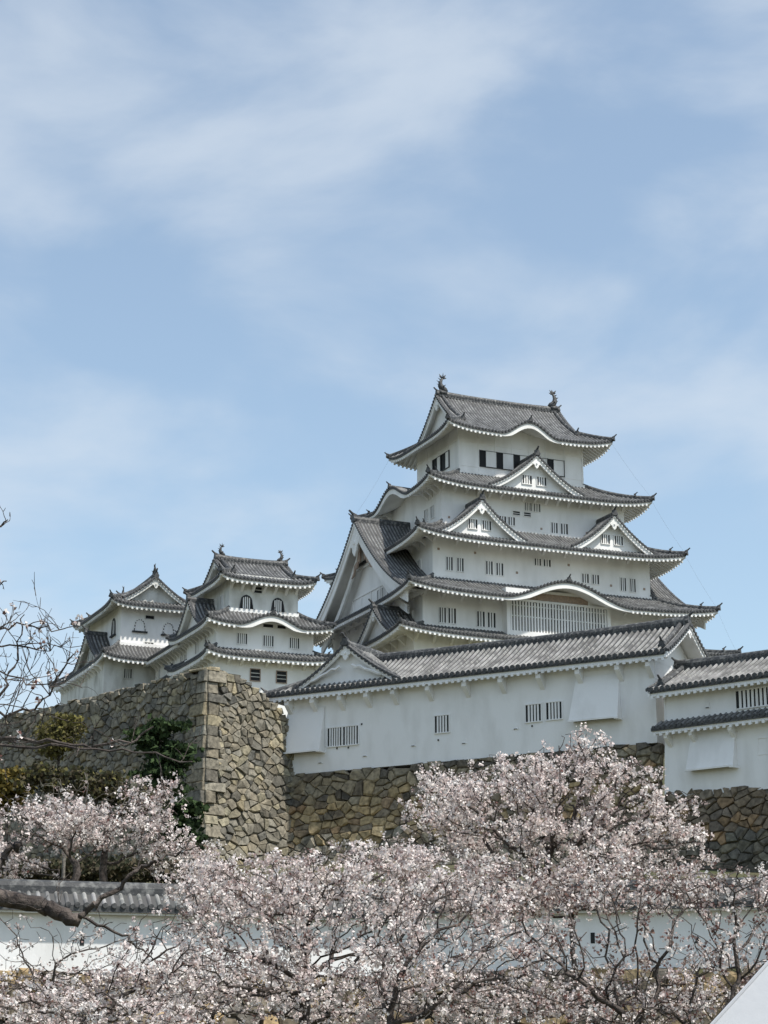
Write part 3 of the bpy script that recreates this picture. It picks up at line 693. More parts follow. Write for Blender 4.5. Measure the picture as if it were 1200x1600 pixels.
# top storey windows: dark opening beside a white sliding shutter in a black frame
SA = sides_of(0, 0, *A_); SB = sides_of(0, 0, *B_); SC = sides_of(0, 0, *C_); SDd = sides_of(0, 0, *D_)
def shutter_window(sd, x, z0, z1, wo=0.62, ws=1.18):
    m = MB(); P = sd.P
    def bx(M_, a, b, c, d, e0, e1): M_.box8([P(a, -e0, c), P(b, -e0, c), P(b, -e1, c), P(a, -e1, c), P(a, -e0, d), P(b, -e0, d), P(b, -e1, d), P(a, -e1, d)])
    bx(m, x, x + wo, z0, z1, -0.1, 0.03); o = m.build('window', OPN, kp)
    s = MB(); bx(s, x + wo, x + wo + ws, z0 + 0.03, z1, -0.02, 0.06); s.build('shutter', PL, o)
    f = MB(); t = 0.06
    bx(f, x - t, x, z0 - t, z1 + t, -0.02, 0.12); bx(f, x + wo + ws, x + wo + ws + t, z0 - t, z1 + t, -0.02, 0.12)
    bx(f, x, x + wo + ws, z0 - t, z0, -0.02, 0.13); bx(f, x, x + wo + ws, z1, z1 + t * .6, -0.02, 0.11); bx(f, x + wo - .02, x + wo + .03, z0, z1, -0.02, 0.09)
    f.build('window_frame', BLK, o)
for x in (-4.63, -2.75, -0.87, 1.01, 2.88): shutter_window(SA['S'], x, 60.30, 61.90)
for x in (-0.95, 1.0): shutter_window(SA['W'], x, 60.55, 62.2, 0.95, 0.85)
for (x0, x1, z0, z1) in [(-10.31, -9.66, 48.35, 49.62), (-9.18, -8.53, 48.35, 49.62), (-6.17, -5.48, 48.35, 49.62), (-5.09, -4.37, 48.35, 49.55), (-0.98, -0.31, 49.72, 50.4), (-0.02, 0.73, 49.72, 50.4),
                         (4.13, 4.84, 48.5, 49.4), (5.25, 5.97, 48.5, 49.4), (8.36, 8.95, 48.1, 49.4), (9.43, 10.02, 48.1, 49.4)]:
    window(kp, SC['S'], x0, x1, z0, z1, 2)
for (x0, x1, z0, z1) in [(1.78, 2.45, 53.6, 54.65), (2.83, 3.58, 53.6, 54.65), (-3.85, -3.15, 53.9, 54.7), (-2.9, -2.2, 53.9, 54.7)]: window(kp, SB['S'], x0, x1, z0, z1, 2)
for (x0, x1, z0, z1) in [(-1.05, -0.35, 55.55, 56.35), (-0.1, 0.6, 55.55, 56.35)]: window(kp, SB['S'], x0, x1, z0, z1, 3)
for (x0, x1, z0, z1) in [(-2.39, -1.63, 54.98, 55.35), (-1.21, -0.45, 54.98, 55.35)]: window(kp, SB['S'], x0, x1, z0, z1, 1, vertical=False)
for (x0, x1, z0, z1) in [(-11.91, -11.25, 42.85, 44.25), (-11.0, -10.23, 42.85, 44.27), (-8.05, -7.28, 42.8, 44.23), (-6.95, -6.16, 42.8, 44.22)]: window(kp, SDd['S'], x0, x1, z0, z1, 2)
for (x0, x1, z0, z1) in [(3.65, 4.4, 54.35, 55.5), (5.1, 5.85, 54.35, 55.5), (-5.0, -4.3, 54.35, 55.5)]: window(kp, SB['W'], x0, x1, z0, z1, 2)
for (x0, x1) in [(3.0, 3.7), (5.8, 6.5)]: window(kp, SC['W'], x0, x1, 48.6, 49.8, 2)
for (x0, x1) in [(6.5, 7.2), (8.0, 8.7)]: window(kp, SDd['W'], x0, x1, 43.0, 44.2, 2)
for (x0, x1) in [(-12.5, -11.8), (-9.5, -8.8), (-6.0, -5.3)]: window(kp, sides_of(0, 0, *E_)['S'], x0, x1, 38.4, 39.6, 2)
# projecting lattice window under the big undulating gable
m = MB(); m.box(-5.45, 5.45, -11.75, -10.8, 41.75, 46.6)
lat = m.build('lattice_bay', PL, kp)
m = MB(); m.box(-5.15, 5.15, -11.80, -11.7, 42.5, 45.35); m.build('lattice_opening', OPN, lat)
m = MB()
for k in range(33):
    x = -5.15 + 10.3 * (k + 0.5) / 33; m.box(x - 0.085, x + 0.085, -11.92, -11.79, 42.5, 45.35 if k % 8 else 45.3)
for z in (43.9, 44.9): m.box(-5.15, 5.15, -11.86, -11.78, z, z + 0.09)
m.build('lattice_bars', PL, lat)
m = MB(); m.box(-5.5, 5.5, -12.0, -11.75, 41.75, 42.5); m.box(-5.5, 5.5, -11.95, -11.75, 45.35, 45.55); m.box(-5.5, -5.15, -12.0, -11.75, 42.5, 45.35); m.box(5.15, 5.5, -12.0, -11.75, 42.5, 45.35); m.build('lattice_frame', PL, lat)
m = MB(); m.box(-3.2, 3.2, -11.79, -11.74, 45.62, 46.3); m.build('lattice_panel', TAN, lat)
# small square loopholes
m = Many()
for x, z in ((-11.2, 50.2), (-7.4, 50.2), (-3, 48.7), (2.6, 50.0), (7.2, 48.4), (10.9, 48.4)): m.box(x, x + .22, -9.11, -9.0, z, z + .22)
for x, z in ((-9.3, 53.9), (0.6, 53.8), (5.6, 53.9)): m.box(x, x + .2, -7.47, -7.4, z, z + .2)
m.build('loophole', TAN, kp)
# lightning conductor wires from the corners
m = Many()
for (a, b) in (((9.0, -7.2, 63.6), (12.2, -9.4, 57.6)), ((12.2, -9.3, 57.3), (14.4, -11.6, 51.7)), ((14.4, -11.6, 51.4), (16.3, -13.9, 45.9)), ((-9.0, 7.2, 63.8), (-12.2, 9.3, 57.6)), ((16.3, -13.9, 45.6), (17.7, -15, 41.3))):
    a = np.array(a); b = np.array(b); m.tube([tuple(a + (b - a) * t + np.array([0, 0, -0.9 * t * (1 - t)])) for t in np.linspace(0, 1, 7)], [0.007] * 7, 4)
m.build('wire', IRN, kp)

# ---------------------------------------------------------------- west small keep (three storeys)
wk = thing('small_keep', KX + (-28.4) * math.cos(YAW) - (-5.5) * math.sin(YAW), KY + (-28.4) * math.sin(YAW) + (-5.5) * math.cos(YAW), 36.0, YAW, 'small three-roofed white keep beside the main keep, two bell-shaped windows over an undulating eave', 'castle keep')
a3 = (3.3, 3.5); a2 = (4.6, 4.1); a1 = (4.9, 4.4)
zz2, ss2, _ = skirt(wk, 0, 0, 6.0, 5.6, *a3, 41.1, 1.6, a2, kara={'S': [(0.2, 3.3, 1.05)]}, brk={'S': 1.5, 'W': 1.0}, up=0.45, oni_s=0.85)
zz1, ss1, _ = skirt(wk, 0, 0, 6.0, 5.7, *a2, 38.25, 0.9, a1, brk={'S': 1.2, 'W': 1.0}, up=0.45, oni_s=0.8)
walls(wk, 0, 0, *a1, 26, 0, PL, None, zz1, 6.0, 5.7, *a2)
walls(wk, 0, 0, *a2, 38.8, 0, PL, None, zz2, 6.0, 5.6, *a3)
z_, _ = big_roof(wk, 0, 0, -4.6, 4.6, 4.85, 45.35, 48.0, (1.5, 0.34), (1.5, 0.34), wall_half=a3, up=0.45, shachi_s=0.62, bw=0.4, orn=0.5, ov=0.35, k=0.4,
                 brk={'S': [-3.1, -2.1, -1.05, 0, 1.05, 2.1, 3.1]})
walls(wk, 0, 0, *a3, 42.3, 46.0, PLO)
chidori(wk, ss2['W'], -0.6, 3.4, 41.3, 44.1, 0.35, 3.0, bw=0.4, orn=0.5)
def bell_window(root, sd, xc, z0, wd, ht, mt, bars=4, frame_w=0.10, bead=False):
    pts = [(-.50, 0), (-.46, .3), (-.42, .55), (-.36, .78), (-.2, .93), (0, 1.0), (.2, .93), (.36, .78), (.42, .55), (.46, .3), (.50, 0)]
    P = lambda x, e, z: sd.P(xc + x * wd, -e, z0 + z * ht)
    m = MB(); V = [P(x, 0.03, z) for x, z in pts] + [P(x, -0.1, z) for x, z in pts]; n = len(pts)
    m.add(V, [tuple(range(n)), tuple(range(2 * n - 1, n - 1, -1))] + [(i, (i + 1) % n, n + (i + 1) % n, n + i) for i in range(n)]); o = m.build('bell_window', PL if bead else OPN, root)
    f = MB(); V = []; F = []
    for x, z in pts:
        k = 1 + frame_w / (0.5 * wd); V += [P(x, 0.10, z), P(x * k, 0.10, z * (1 + frame_w / ht)), P(x * k, -0.05, z * (1 + frame_w / ht)), P(x, -0.05, z)]
    for i in range(n - 1):
        for j in range(4): F.append((4 * i + j, 4 * i + (j + 1) % 4, 4 * i + 4 + (j + 1) % 4, 4 * i + 4 + j))
    f.add(V, F); f.box8([sd.P(xc + a * wd * .72, -e, z0 + z) for z in (-0.14, 0.0) for a, e in ((-1, -.05), (1, -.05), (1, .22), (-1, .22))]); f.build('window_frame', BLK, o)
    if bead:
        g = Many()
        for x, z in pts[1:-1]: g.box8([sd.P(xc + x * wd * 1.14 + a, -e, z0 + z * ht * 1.05 + c) for c in (-.09, .03) for a, e in ((-.07, 0), (.07, 0), (.07, .14), (-.07, .14))])
        g.build('frame_stud', PL, o)
    b = MB()
    for k in range(bars):
        x = (-0.5 + (k + 1) / (bars + 1)) * 0.86; zt = 0.93 - 0.5 * abs(x) ** 1.5; b.box8([P(x + a, e, z) for z in (0, zt) for a, e in ((-.045, 0), (.045, 0), (.045, .07), (-.045, .07))])
    b.build('window_bars', PL, o)
S3 = sides_of(0, 0, *a3); S2 = sides_of(0, 0, *a2); S1 = sides_of(0, 0, *a1)
bell_window(wk, S3['S'], -1.65, 42.85, 1.1, 1.2, PL); bell_window(wk, S3['S'], 1.35, 42.85, 1.1, 1.2, PL)
window(wk, S3['S'], -0.95, -0.2, 44.4, 44.95, 1, PLO, vertical=False)
window(wk, S3['W'], -0.6, 0.1, 43.0, 44.3, 2); window(wk, S3['W'], 1.4, 2.1, 43.0, 44.3, 2)
for x0, x1 in ((-2.65, -1.75), (-0.2, 0.75), (2.3, 3.2)): window(wk, S2['S'], x0, x1, 39.5, 40.45, 4)
for x0, x1 in ((-0.25, 0.7), (1.1, 1.9)): window(wk, S2['S'], x0, x1, 41.2, 41.5, 0)
for x0, x1 in ((-1.45, -0.6), (1.0, 1.9)): window(wk, S1['S'], x0, x1, 36.25, 37.25, 2, PLO, vertical=False, fm=TAN)
window(wk, S1['S'], -0.1, 0.75, 37.9, 38.2, 0)
for x in (-1.5, 1.2): window(wk, S2['W'], x, x + 0.6, 39.4, 40.6, 2)

# ---------------------------------------------------------------- corridor between the two small keeps
def kloc(x, y): return (KX + x * math.cos(YAW) - y * math.sin(YAW), KY + x * math.sin(YAW) + y * math.cos(YAW))
x_, y_ = kloc(-28.6, 4.6)
co = thing('connecting_corridor', x_, y_, 36.0, YAW, 'long white two-roofed corridor running back between the two small keeps', 'corridor building')
def pent(root, sd, x0, x1, De, ze, H, wall_d, brk_x=None, tile=TILE, white=PL, up=0.0, pitch=0.36, rib=0.085, fas=0.20, ridge_l=False, ridge_r=False, name='roof', oni_ends=(True, True)):
    M = newM(); mid = (x0 + x1) / 2; hl = (x1 - x0) / 2
    zf = lambda x, v: ze + H * prof(v, 0.2) + up * min(1, abs((x - mid) / hl)) ** 5 * (1 - min(1, v))
    xs, hs, p, n = rib_cols(x0, x1, pitch, rib); strip(M['top'], sd, xs, hs, lambda x: 0.0, lambda x: 1.0, De, zf, 6)
    eave(sd, x0, x1, zf, lambda x: 1.0, De, wall_d / De, M, pitch=pitch, rib=rib, fas=fas)
    if brk_x: brackets(M['brk'], sd, brk_x, zf, De, wall_d / De)
    for x, dr in ((x0, -1), (x1, 1)):
        pth = [sd.P(x, d * De, zf(x, d) + 0.03) for d in np.linspace(0, 1, 6)]
        if oni_ends[0 if dr < 0 else 1]:
            M['rid'].sweep(pth, [(q * 0.8, r * 0.8) for q, r in RP], (*sd.t, 0)); oni(M['oni'], pth[0], -sd.n, 0.6)
    return finish(M, root, tile, white, name), zf
hw, L_ = 4.1, 6.2
sdw = Side(-hw - 1.35, 0, (0, -1), (1, 0)); sde = Side(hw + 1.35, 0, (0, 1), (-1, 0))
for sd in (sdw, sde):
    pent(co, sd, -L_, L_, 5.45, 41.0, 2.6, 1.35, list(np.arange(-5.8, 6, 0.95)), up=0.0, oni_ends=(False, False))
    pent(co, sd, -L_, L_, 1.5, 38.25, 0.8, 1.2, list(np.arange(-5.8, 6, 0.95)), oni_ends=(False, False))
m = MB(); m.sweep([(0, -L_, 43.6), (0, L_, 43.6)], RP, (1, 0, 0)); m.build('ridge', RID, co)
m = MB(); m.box(-hw, hw, -L_, L_, 26, 41.0); m.build('storey_wall', PL, co)
sw = Side(-hw, 0, (0, -1), (1, 0))
for x in (-4.6, -3.2, -0.6, 1.0, 3.4, 4.6): window(co, sw, x, x + 0.5, 39.35, 40.5, 1)

# ---------------------------------------------------------------- north-west small keep
x_, y_ = kloc(-32.75, 16.0)
ik = thing('small_keep', x_, y_, 36.0, YAW, 'small weathered keep at the left end, its gable facing front over beaded bell windows', 'castle keep')
a3 = (3.3, 5.5); a2 = (4.9, 7.2)
zi, si, _ = skirt(ik, -0.1, 1.1, 5.6, 9.6, 3.3, 7.0, 41.0, 1.9, a2, brk={'S': 1.1, 'W': 1.1}, up=0.5, tile=TILO, oni_s=0.85)
walls(ik, -0.1, 1.1, 4.9, 7.9, 26, 0, PLO, None, zi, 5.6, 9.6, 3.3, 7.0)
m = MB(); m.box(-3.3, 3.2, 4.6, 8.2, 42.0, 43.0); m.build('roof_curb', PLO, ik)
walls(ik, 0.0, -0.5, *a3, 42.4, 46.9, PL)
big_roof(ik, 0.0, -0.5, -6.9, 6.9, 4.7, 46.55, 49.6, (1.4, 0.30), (1.4, 0.30), axis='y', wall_half=(5.5, 3.3), up=0.5, shachi_s=0.6, bw=0.45, orn=0.6, ov=0.35, k=0.42, tile=TILO, white=PLO)
chidori(ik, si['W'], 2.4, 4.3, 41.3, 44.5, 0.4, 3.0, bw=0.42, orn=0.6, tile=TILO, white=PLO, win=[(-1.0, 0.4, 42.0, 42.9)])
S3 = sides_of(0, -0.5, *a3); S2 = sides_of(-0.1, 0.4, 4.9, 7.2)
bell_window(ik, S3['S'], -1.4, 44.2, 1.05, 1.15, PL, 1, bead=True, frame_w=0.06); bell_window(ik, S3['S'], 1.5, 44.1, 1.05, 1.15, PL, 1, bead=True, frame_w=0.06)
bell_window(ik, S3['W'], 3.2, 44.1, 1.1, 1.6, PL, 2)
window(ik, S3['S'], -0.85, 0.0, 45.5, 45.82, 0, PLO, fm=PLO); window(ik, S3['S'], -0.85, 0.0, 42.75, 43.15, 2, PLO)
window(ik, S2['S'], -2.95, -2.2, 39.35, 40.25, 3, PLO)

# ---------------------------------------------------------------- stone walls
def clip(poly, nx, ny, c):
    out_ = []
    for i in range(len(poly)):
        a = poly[i]; b = poly[(i + 1) % len(poly)]; da = a[0] * nx + a[1] * ny - c; db = b[0] * nx + b[1] * ny - c
        if da <= 0: out_.append(a)
        if (da < 0 < db) or (db < 0 < da): t = da / (da - db); out_.append((a[0] + (b[0] - a[0]) * t, a[1] + (b[1] - a[1]) * t))
    return out_
def voronoi(L, H, cw, ch, rg):
    nx = max(1, round(L / cw)); ny = max(1, round(H / ch)); S = {}
    for j in range(-1, ny + 1):
        for i in range(-1, nx + 1):
            if rg.random() < 0.30 and 0 < i < nx - 1: continue
            S[(i, j)] = ((i + 0.5 + (0.5 if j % 2 else 0) * 0.8 + (rg.random() - .5) * 1.15) * L / nx, (j + 0.5 + (rg.random() - .5) * 1.0) * H / ny)
    cells = []
    asp = cw / ch
    for (i, j), p in S.items():
        if not (0 - 0.1 <= p[0] <= L + 0.1): continue
        poly = [(p[0] - cw * 2, p[1] - ch * 2), (p[0] + cw * 2, p[1] - ch * 2), (p[0] + cw * 2, p[1] + ch * 2), (p[0] - cw * 2, p[1] + ch * 2)]
        for di in range(-3, 4):
            for dj in range(-3, 4):
                q = S.get((i + di, j + dj))
                if q is None or (di == 0 and dj == 0): continue
                dx, dy = q[0] - p[0], (q[1] - p[1]); mx_, my_ = (p[0] + q[0]) / 2, (p[1] + q[1]) / 2
                nx_, ny_ = dx, dy * asp ** 1.2
                poly = clip(poly, nx_, ny_, nx_ * mx_ + ny_ * my_)
                if len(poly) < 3: break
            if len(poly) < 3: break
        if len(poly) < 3: continue
        poly = clip(clip(poly, -1, 0, 0), 1, 0, L)
        if len(poly) >= 3: cells.append(poly)
    return cells
def stone_wall(name, path, tops, zbot, batter, cw, ch, colfn, label, corner=(), curve=0.0, seed=1, cat='stone wall', group=None, cap=True, sharp=1.0):
    """path: plan points left to right seen from outside; tops: per segment function s -> z"""
    rg = random.Random(seed); pts = [np.array(p, float) for p in path]; n = len(pts); nr = []
    for i in range(n - 1):
        d = pts[i + 1] - pts[i]; d /= np.linalg.norm(d); nr.append(np.array([d[1], -d[0]]))
    mit = []
    for i in range(n):
        if i == 0: mit.append(nr[0])
        elif i == n - 1: mit.append(nr[-1])
        else:
            m_ = nr[i - 1] + nr[i]; m_ /= np.linalg.norm(m_); mit.append(m_ / max(0.3, m_ @ nr[i]))
    zmax = max(max(t(s) for s in np.linspace(0, np.linalg.norm(pts[i + 1] - pts[i]), 12)) for i, t in enumerate(tops))
    def off(z): h = zmax - z; return batter * h + curve * h * h
    V = []; F = []; C = []; 
    def addpoly(P, f, c):
        o = len(V); V.extend(P); C.extend([c] * len(P)); F.extend([[o + k for k in q] for q in f])
    back = MB()
    for i in range(n - 1):
        L = float(np.linalg.norm(pts[i + 1] - pts[i])); H = zmax - zbot
        def P3(s, z, d=0.0, i=i, L=L):
            u = s / L; o = off(z); q = (pts[i] + mit[i] * o) * (1 - u) + (pts[i + 1] + mit[i + 1] * o) * u + nr[i] * d; return (q[0], q[1], z)
        def stone(poly, proud=0.0, big=False):
            cx_ = sum(p[0] for p in poly) / len(poly); cz = sum(p[1] for p in poly) / len(poly)
            tp_ = tops[i](cx_) - zbot + rg.uniform(-0.05, 0.05) * sharp
            if cz > tp_ + (0.5 if not big else 0.0) * ch: return
            poly = clip(poly, 0, 1, tp_)
            if len(poly) < 3: return
            cx_ = sum(p[0] for p in poly) / len(poly); cz = sum(p[1] for p in poly) / len(poly)
            if max(p[1] for p in poly) - min(p[1] for p in poly) < 0.12: return
            c = colfn(i, cx_ / L, cz + zbot, rg)
            d0 = rg.uniform(-0.04, 0.09) * sharp + proud; tx, tz = rg.uniform(-.10, .10) * sharp, rg.uniform(-.12, .10) * sharp
            k1, k2 = (0.97, 0.88) if big else (rg.uniform(0.93, 0.97), rg.uniform(0.66, 0.84))
            rings = []
            for k, d in ((0.985, -0.22), (k1, d0 - 0.02), (k2, d0 + (0.03 if big else 0.07) * sharp)):
                rings.append([P3(cx_ + (p[0] - cx_) * k + (rg.uniform(-.05, .05) if k < .98 else 0), zbot + cz + (p[1] - cz) * k + (rg.uniform(-.05, .05) if k < .98 else 0), d + ((p[0] - cx_) * tx + (p[1] - cz) * tz if d > -0.1 else 0)) for p in poly])
            m_ = len(poly); P = rings[0] + rings[1] + rings[2]; f = [tuple(range(2 * m_, 3 * m_))]
            for r in (0, 1):
                for j in range(m_): f.append((r * m_ + j, r * m_ + (j + 1) % m_, (r + 1) * m_ + (j + 1) % m_, (r + 1) * m_ + j))
            addpoly(P, f, c)
        lo = 0.0; hi = L
        if i in corner: hi = L - 1.05
        if (i - 1) in corner: lo = 1.05
        for poly in voronoi(hi - lo, H, cw, ch, rg): stone([(p[0] + lo, p[1]) for p in poly])
        for (cond, side_) in ((i in corner, 1), ((i - 1) in corner, 0)):
            if not cond: continue
            z = 0.0; j = 0
            while z < H:
                hh = 0.78 + 0.25 * math.sin(j * 2.3) * 0.6; wdt = (1.75 if (j + side_) % 2 else 1.0) + 0.15 * math.sin(j * 5.1)
                a, b = (L - wdt, L + 0.0) if side_ else (-0.0, wdt)
                stone([(a, z), (b, z), (b, min(H, z + hh)), (a, min(H, z + hh))], 0.10, True); z += hh; j += 1
        ns = max(2, int(L / 1.0)); nz = 8; BV = []; BF = []
        for a in range(ns + 1):
            s_ = L * a / ns; tp = tops[i](s_) - 0.25
            for b in range(nz + 1):
                z = zbot + (tp - zbot) * b / nz; BV.append(P3(s_, z, -0.13))
            q = BV[-1]; BV.append((q[0] - nr[i][0] * 3.0, q[1] - nr[i][1] * 3.0, q[2]))
        w_ = nz + 2
        for a in range(ns):
            for b in range(nz + 1): BF.append((a * w_ + b, (a + 1) * w_ + b, (a + 1) * w_ + b + 1, a * w_ + b + 1))
        back.add(BV, BF)
    me = bpy.data.meshes.new(name); me.from_pydata([tuple(v) for v in V], [], F); me.materials.append(STN); me.update()
    ca = me.color_attributes.new('Col', 'FLOAT_COLOR', 'POINT'); arr = np.ones((len(V), 4), np.float32); arr[:, :3] = np.array(C); ca.data.foreach_set('color', arr.ravel())
    p0 = path[0]; e = thing(name, float(pts[0][0]), float(pts[0][1]), zbot, 0, label, cat, group)
    o = bpy.data.objects.new('stone_facing', me); scene.collection.objects.link(o); o.parent = e; o.location = (-e.location.x, -e.location.y, -zbot)
    bo = back.build('stone_joints', GAP); bo.parent = e; bo.location = (-e.location.x, -e.location.y, -zbot)
    return e
def jit(c, rg, a=0.25): k = 1 + rg.uniform(-a, a); w_ = rg.uniform(-0.04, 0.04); return (c[0] * k * (1 + w_), c[1] * k, c[2] * k * (1 - w_ * 1.5))
def col_bastion(i, u, z, rg):
    c = (0.232, 0.215, 0.180) if rg.random() < 0.7 else ((0.30, 0.27, 0.20) if rg.random() < .5 else (0.14, 0.135, 0.122))
    return jit(c, rg, 0.25)
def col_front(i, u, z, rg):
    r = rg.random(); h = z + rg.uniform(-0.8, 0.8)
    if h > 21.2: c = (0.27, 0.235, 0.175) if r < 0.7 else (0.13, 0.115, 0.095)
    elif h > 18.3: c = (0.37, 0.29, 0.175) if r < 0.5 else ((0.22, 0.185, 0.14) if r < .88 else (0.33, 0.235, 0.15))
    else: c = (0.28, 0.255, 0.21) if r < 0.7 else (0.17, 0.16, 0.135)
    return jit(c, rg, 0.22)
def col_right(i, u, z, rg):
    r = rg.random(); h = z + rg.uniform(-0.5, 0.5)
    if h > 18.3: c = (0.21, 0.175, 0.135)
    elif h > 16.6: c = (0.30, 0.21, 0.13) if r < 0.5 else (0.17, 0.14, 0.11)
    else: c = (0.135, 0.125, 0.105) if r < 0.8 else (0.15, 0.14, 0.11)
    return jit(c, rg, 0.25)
def prof_top(pts): return lambda s: float(np.interp(s, [p[0] for p in pts], [p[1] for p in pts]))
C0 = np.array([-12.3, 144.4]); dl = np.array([-0.719, 0.695]); dr_ = np.array([0.695, 0.719])
stone_wall('stone_wall', [C0 + dl * 46, C0, C0 + dr_ * 11.0],
           [prof_top([(0, 27.0), (16, 28.6), (22, 29.3), (34, 29.55), (41, 29.75), (46, 30.05)]), prof_top([(0, 30.05), (2.7, 29.8), (4.9, 29.0), (7.5, 27.5), (8.5, 26.6), (11, 26.0)])],
           11.0, 0.035, 0.56, 0.43, col_bastion, 'tall weathered stone bastion whose sharp sunlit corner rises in front of the small keeps', corner=(0,), curve=0.0035, seed=3, sharp=1.3)
A0 = np.array([-6.877, 150.0]); t31 = np.array([math.cos(R(31)), -math.sin(R(31))]); n31 = np.array([math.sin(R(31)), math.cos(R(31))])
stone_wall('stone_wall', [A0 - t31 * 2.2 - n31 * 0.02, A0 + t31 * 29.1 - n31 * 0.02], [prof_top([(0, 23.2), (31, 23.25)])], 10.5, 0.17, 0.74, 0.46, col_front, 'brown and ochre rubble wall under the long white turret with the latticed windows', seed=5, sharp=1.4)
B0 = np.array([18.004, 133.5]); t40 = np.array([math.cos(R(40)), -math.sin(R(40))]); n40 = np.array([math.sin(R(40)), math.cos(R(40))])
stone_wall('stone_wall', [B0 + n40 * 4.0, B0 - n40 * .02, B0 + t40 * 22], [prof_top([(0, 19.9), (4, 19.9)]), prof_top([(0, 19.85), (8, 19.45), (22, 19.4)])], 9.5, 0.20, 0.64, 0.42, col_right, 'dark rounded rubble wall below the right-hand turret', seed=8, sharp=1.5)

# ---------------------------------------------------------------- long turret in front of the keep
def chute(root, x0, x1, z0, z1, d0, d1, mt, flare=(0, 0)):
    m = MB(); y = -0.02
    m.box8([(x0 - flare[0], -d1, z0), (x1 + flare[1], -d1, z0), (x1 + flare[1], 0.05, z0), (x0 - flare[0], 0.05, z0), (x0, -d0, z1), (x1, -d0, z1), (x1, 0.05, z1), (x0, 0.05, z1)])
    o = m.build('stone_chute', mt, root)
    l = MB(); l.box(x0 - flare[0] - .03, x1 + flare[1] + .03, -d1 - .05, -d1 + .06, z0 - .10, z0 + .02); l.box(x1 + flare[1] - .22, x1 + flare[1] + .06, -d1 - .09, 0.0, z0 - .16, z0 - .02); l.build('chute_lip', mt, o)
    u = MB(); u.box(x0 - flare[0] + .1, x1 + flare[1] - .25, -d1 + .07, -.02, z0 - .012, z0 - .004); u.build('chute_mouth', OPN, o)
def near_bracket(m, x, zt, reach, drop, w=0.17):
    m.box8([(x - w, -reach, zt - 0.28), (x + w, -reach, zt - 0.28), (x + w, 0.02, zt - drop), (x - w, 0.02, zt - drop), (x - w, -reach, zt), (x + w, -reach, zt), (x + w, 0.02, zt + .3), (x - w, 0.02, zt + .3)])
lt = thing('turret', float(A0[0]), float(A0[1]), 23.2, R(-31), 'long white plastered turret on the rubble wall, latticed windows and two stone chutes', 'turret')
m = MB(); m.box(0, 28.7, 0, 6.2, 23.2, 28.75); m.build('storey_wall', PLN, lt)
big_roof(lt, 0, 3.1, -1.35, 29.9, 4.05, 28.95, 31.45, (5.2, 1.0), (0, 0), wall_half=(28.7 / 2 + 100, 3.1), up=0.0, tile=TILN, white=PLN, pitch=0.42, rib=0.15, shachi_s=0, k=0.18, orn=0.5, bw=0.4, fas=0.24, rows=7, recess=1.18, raf=0.42)
m = Many()
for x in (0.25, 2.4, 4.7, 6.9, 9.1, 11.9, 14.8, 17.6, 20.5, 23.4, 26.3, 28.5): near_bracket(m, x, 28.42, 0.72, 1.0)
m.build('bracket', PLN, lt)
sdn = Side(0, -0.95, (1, 0), (0, 1))
chidori(lt, sdn, 5.1, 4.5, 29.15, 32.1, 0.55, 5.5, bw=0.3, orn=0.75, recess=0.35, tile=TILN, white=PLN, k=0.3, pitch=0.42, name='gable', fin=1.0, rows=7)
m = MB()
for sg in (-1, 1):            # relief scrolls beside the hanging ornament
    pth = [(5.1 + sg * a, -0.42, 30.35 + b) for a, b in ((0.5, 0.25), (0.85, 0.05), (1.15, 0.1), (1.6, -0.15), (2.1, -0.3), (2.6, -0.55), (3.0, -0.62))]
    m.tube(pth, [0.11] * 7, 5)
m.build('relief_scroll', PLN, lt)
m = MB()
for sg in (-1, 1):
    pth = [(5.1 + sg * 4.2 * (1 - v), -0.15, 29.15 + 2.95 * prof(v, 0.3) + 0.12) for v in np.linspace(0.05, 1, 8)]
    m.sweep(pth, [(q * 0.9, r * 1.0) for q, r in RP], (0, 1, 0))
m.build('descending_ridge', RID, lt)
SN = Side(0, 0, (1, 0), (0, 1))
window(lt, SN, 3.38, 4.55, 24.98, 26.28, 5, PLN, sill=True); window(lt, SN, 4.68, 5.93, 24.98, 26.28, 5, PLN, sill=True)
window(lt, SN, 12.15, 13.26, 25.22, 26.38, 4, PLN); window(lt, SN, 19.2, 20.35, 25.36, 26.5, 4, PLN); window(lt, SN, 20.75, 21.9, 25.38, 26.52, 4, PLN)
chute(lt, 0.02, 3.1, 24.72, 27.9, 0.03, 0.75, PLN, (0.72, 0.0)); chute(lt, 23.0, 26.15, 25.05, 28.0, 0.03, 0.72, PLN, (0.3, 0.1))
def hatch(root, x, z, s=0.3, dark=True):
    m = MB(); m.box(x, x + s, -0.03, 0.01, z, z + s); m.box(x - .02, x + s + .05, -0.07, 0.01, z - .06, z - 0.001); o = m.build('loophole', PLN, root)
    d = MB(); d.box(x + .03, x + s - .03, -0.075, -0.07, z - 0.055, z - 0.01); d.build('loophole_slot', OPN, o)
for x, z in ((10.25, 24.5), (14.26, 24.35), (6.3, 24.1), (18.25, 25.0), (2.6, 23.9)): hatch(lt, x, z)
m = Many()
for x, z in ((4.1, 24.75), (5.05, 24.72), (12.35, 24.65), (19.6, 25.0), (6.15, 26.3)): m.box(x, x + .1, -0.05, 0.01, z, z + .12)
m.build('drain_peg', BLK, lt)
m = MB(); m.box(3.14, 3.18, -0.05, 0.01, 25.0, 27.9); m.build('wall_rail', PLN, lt)

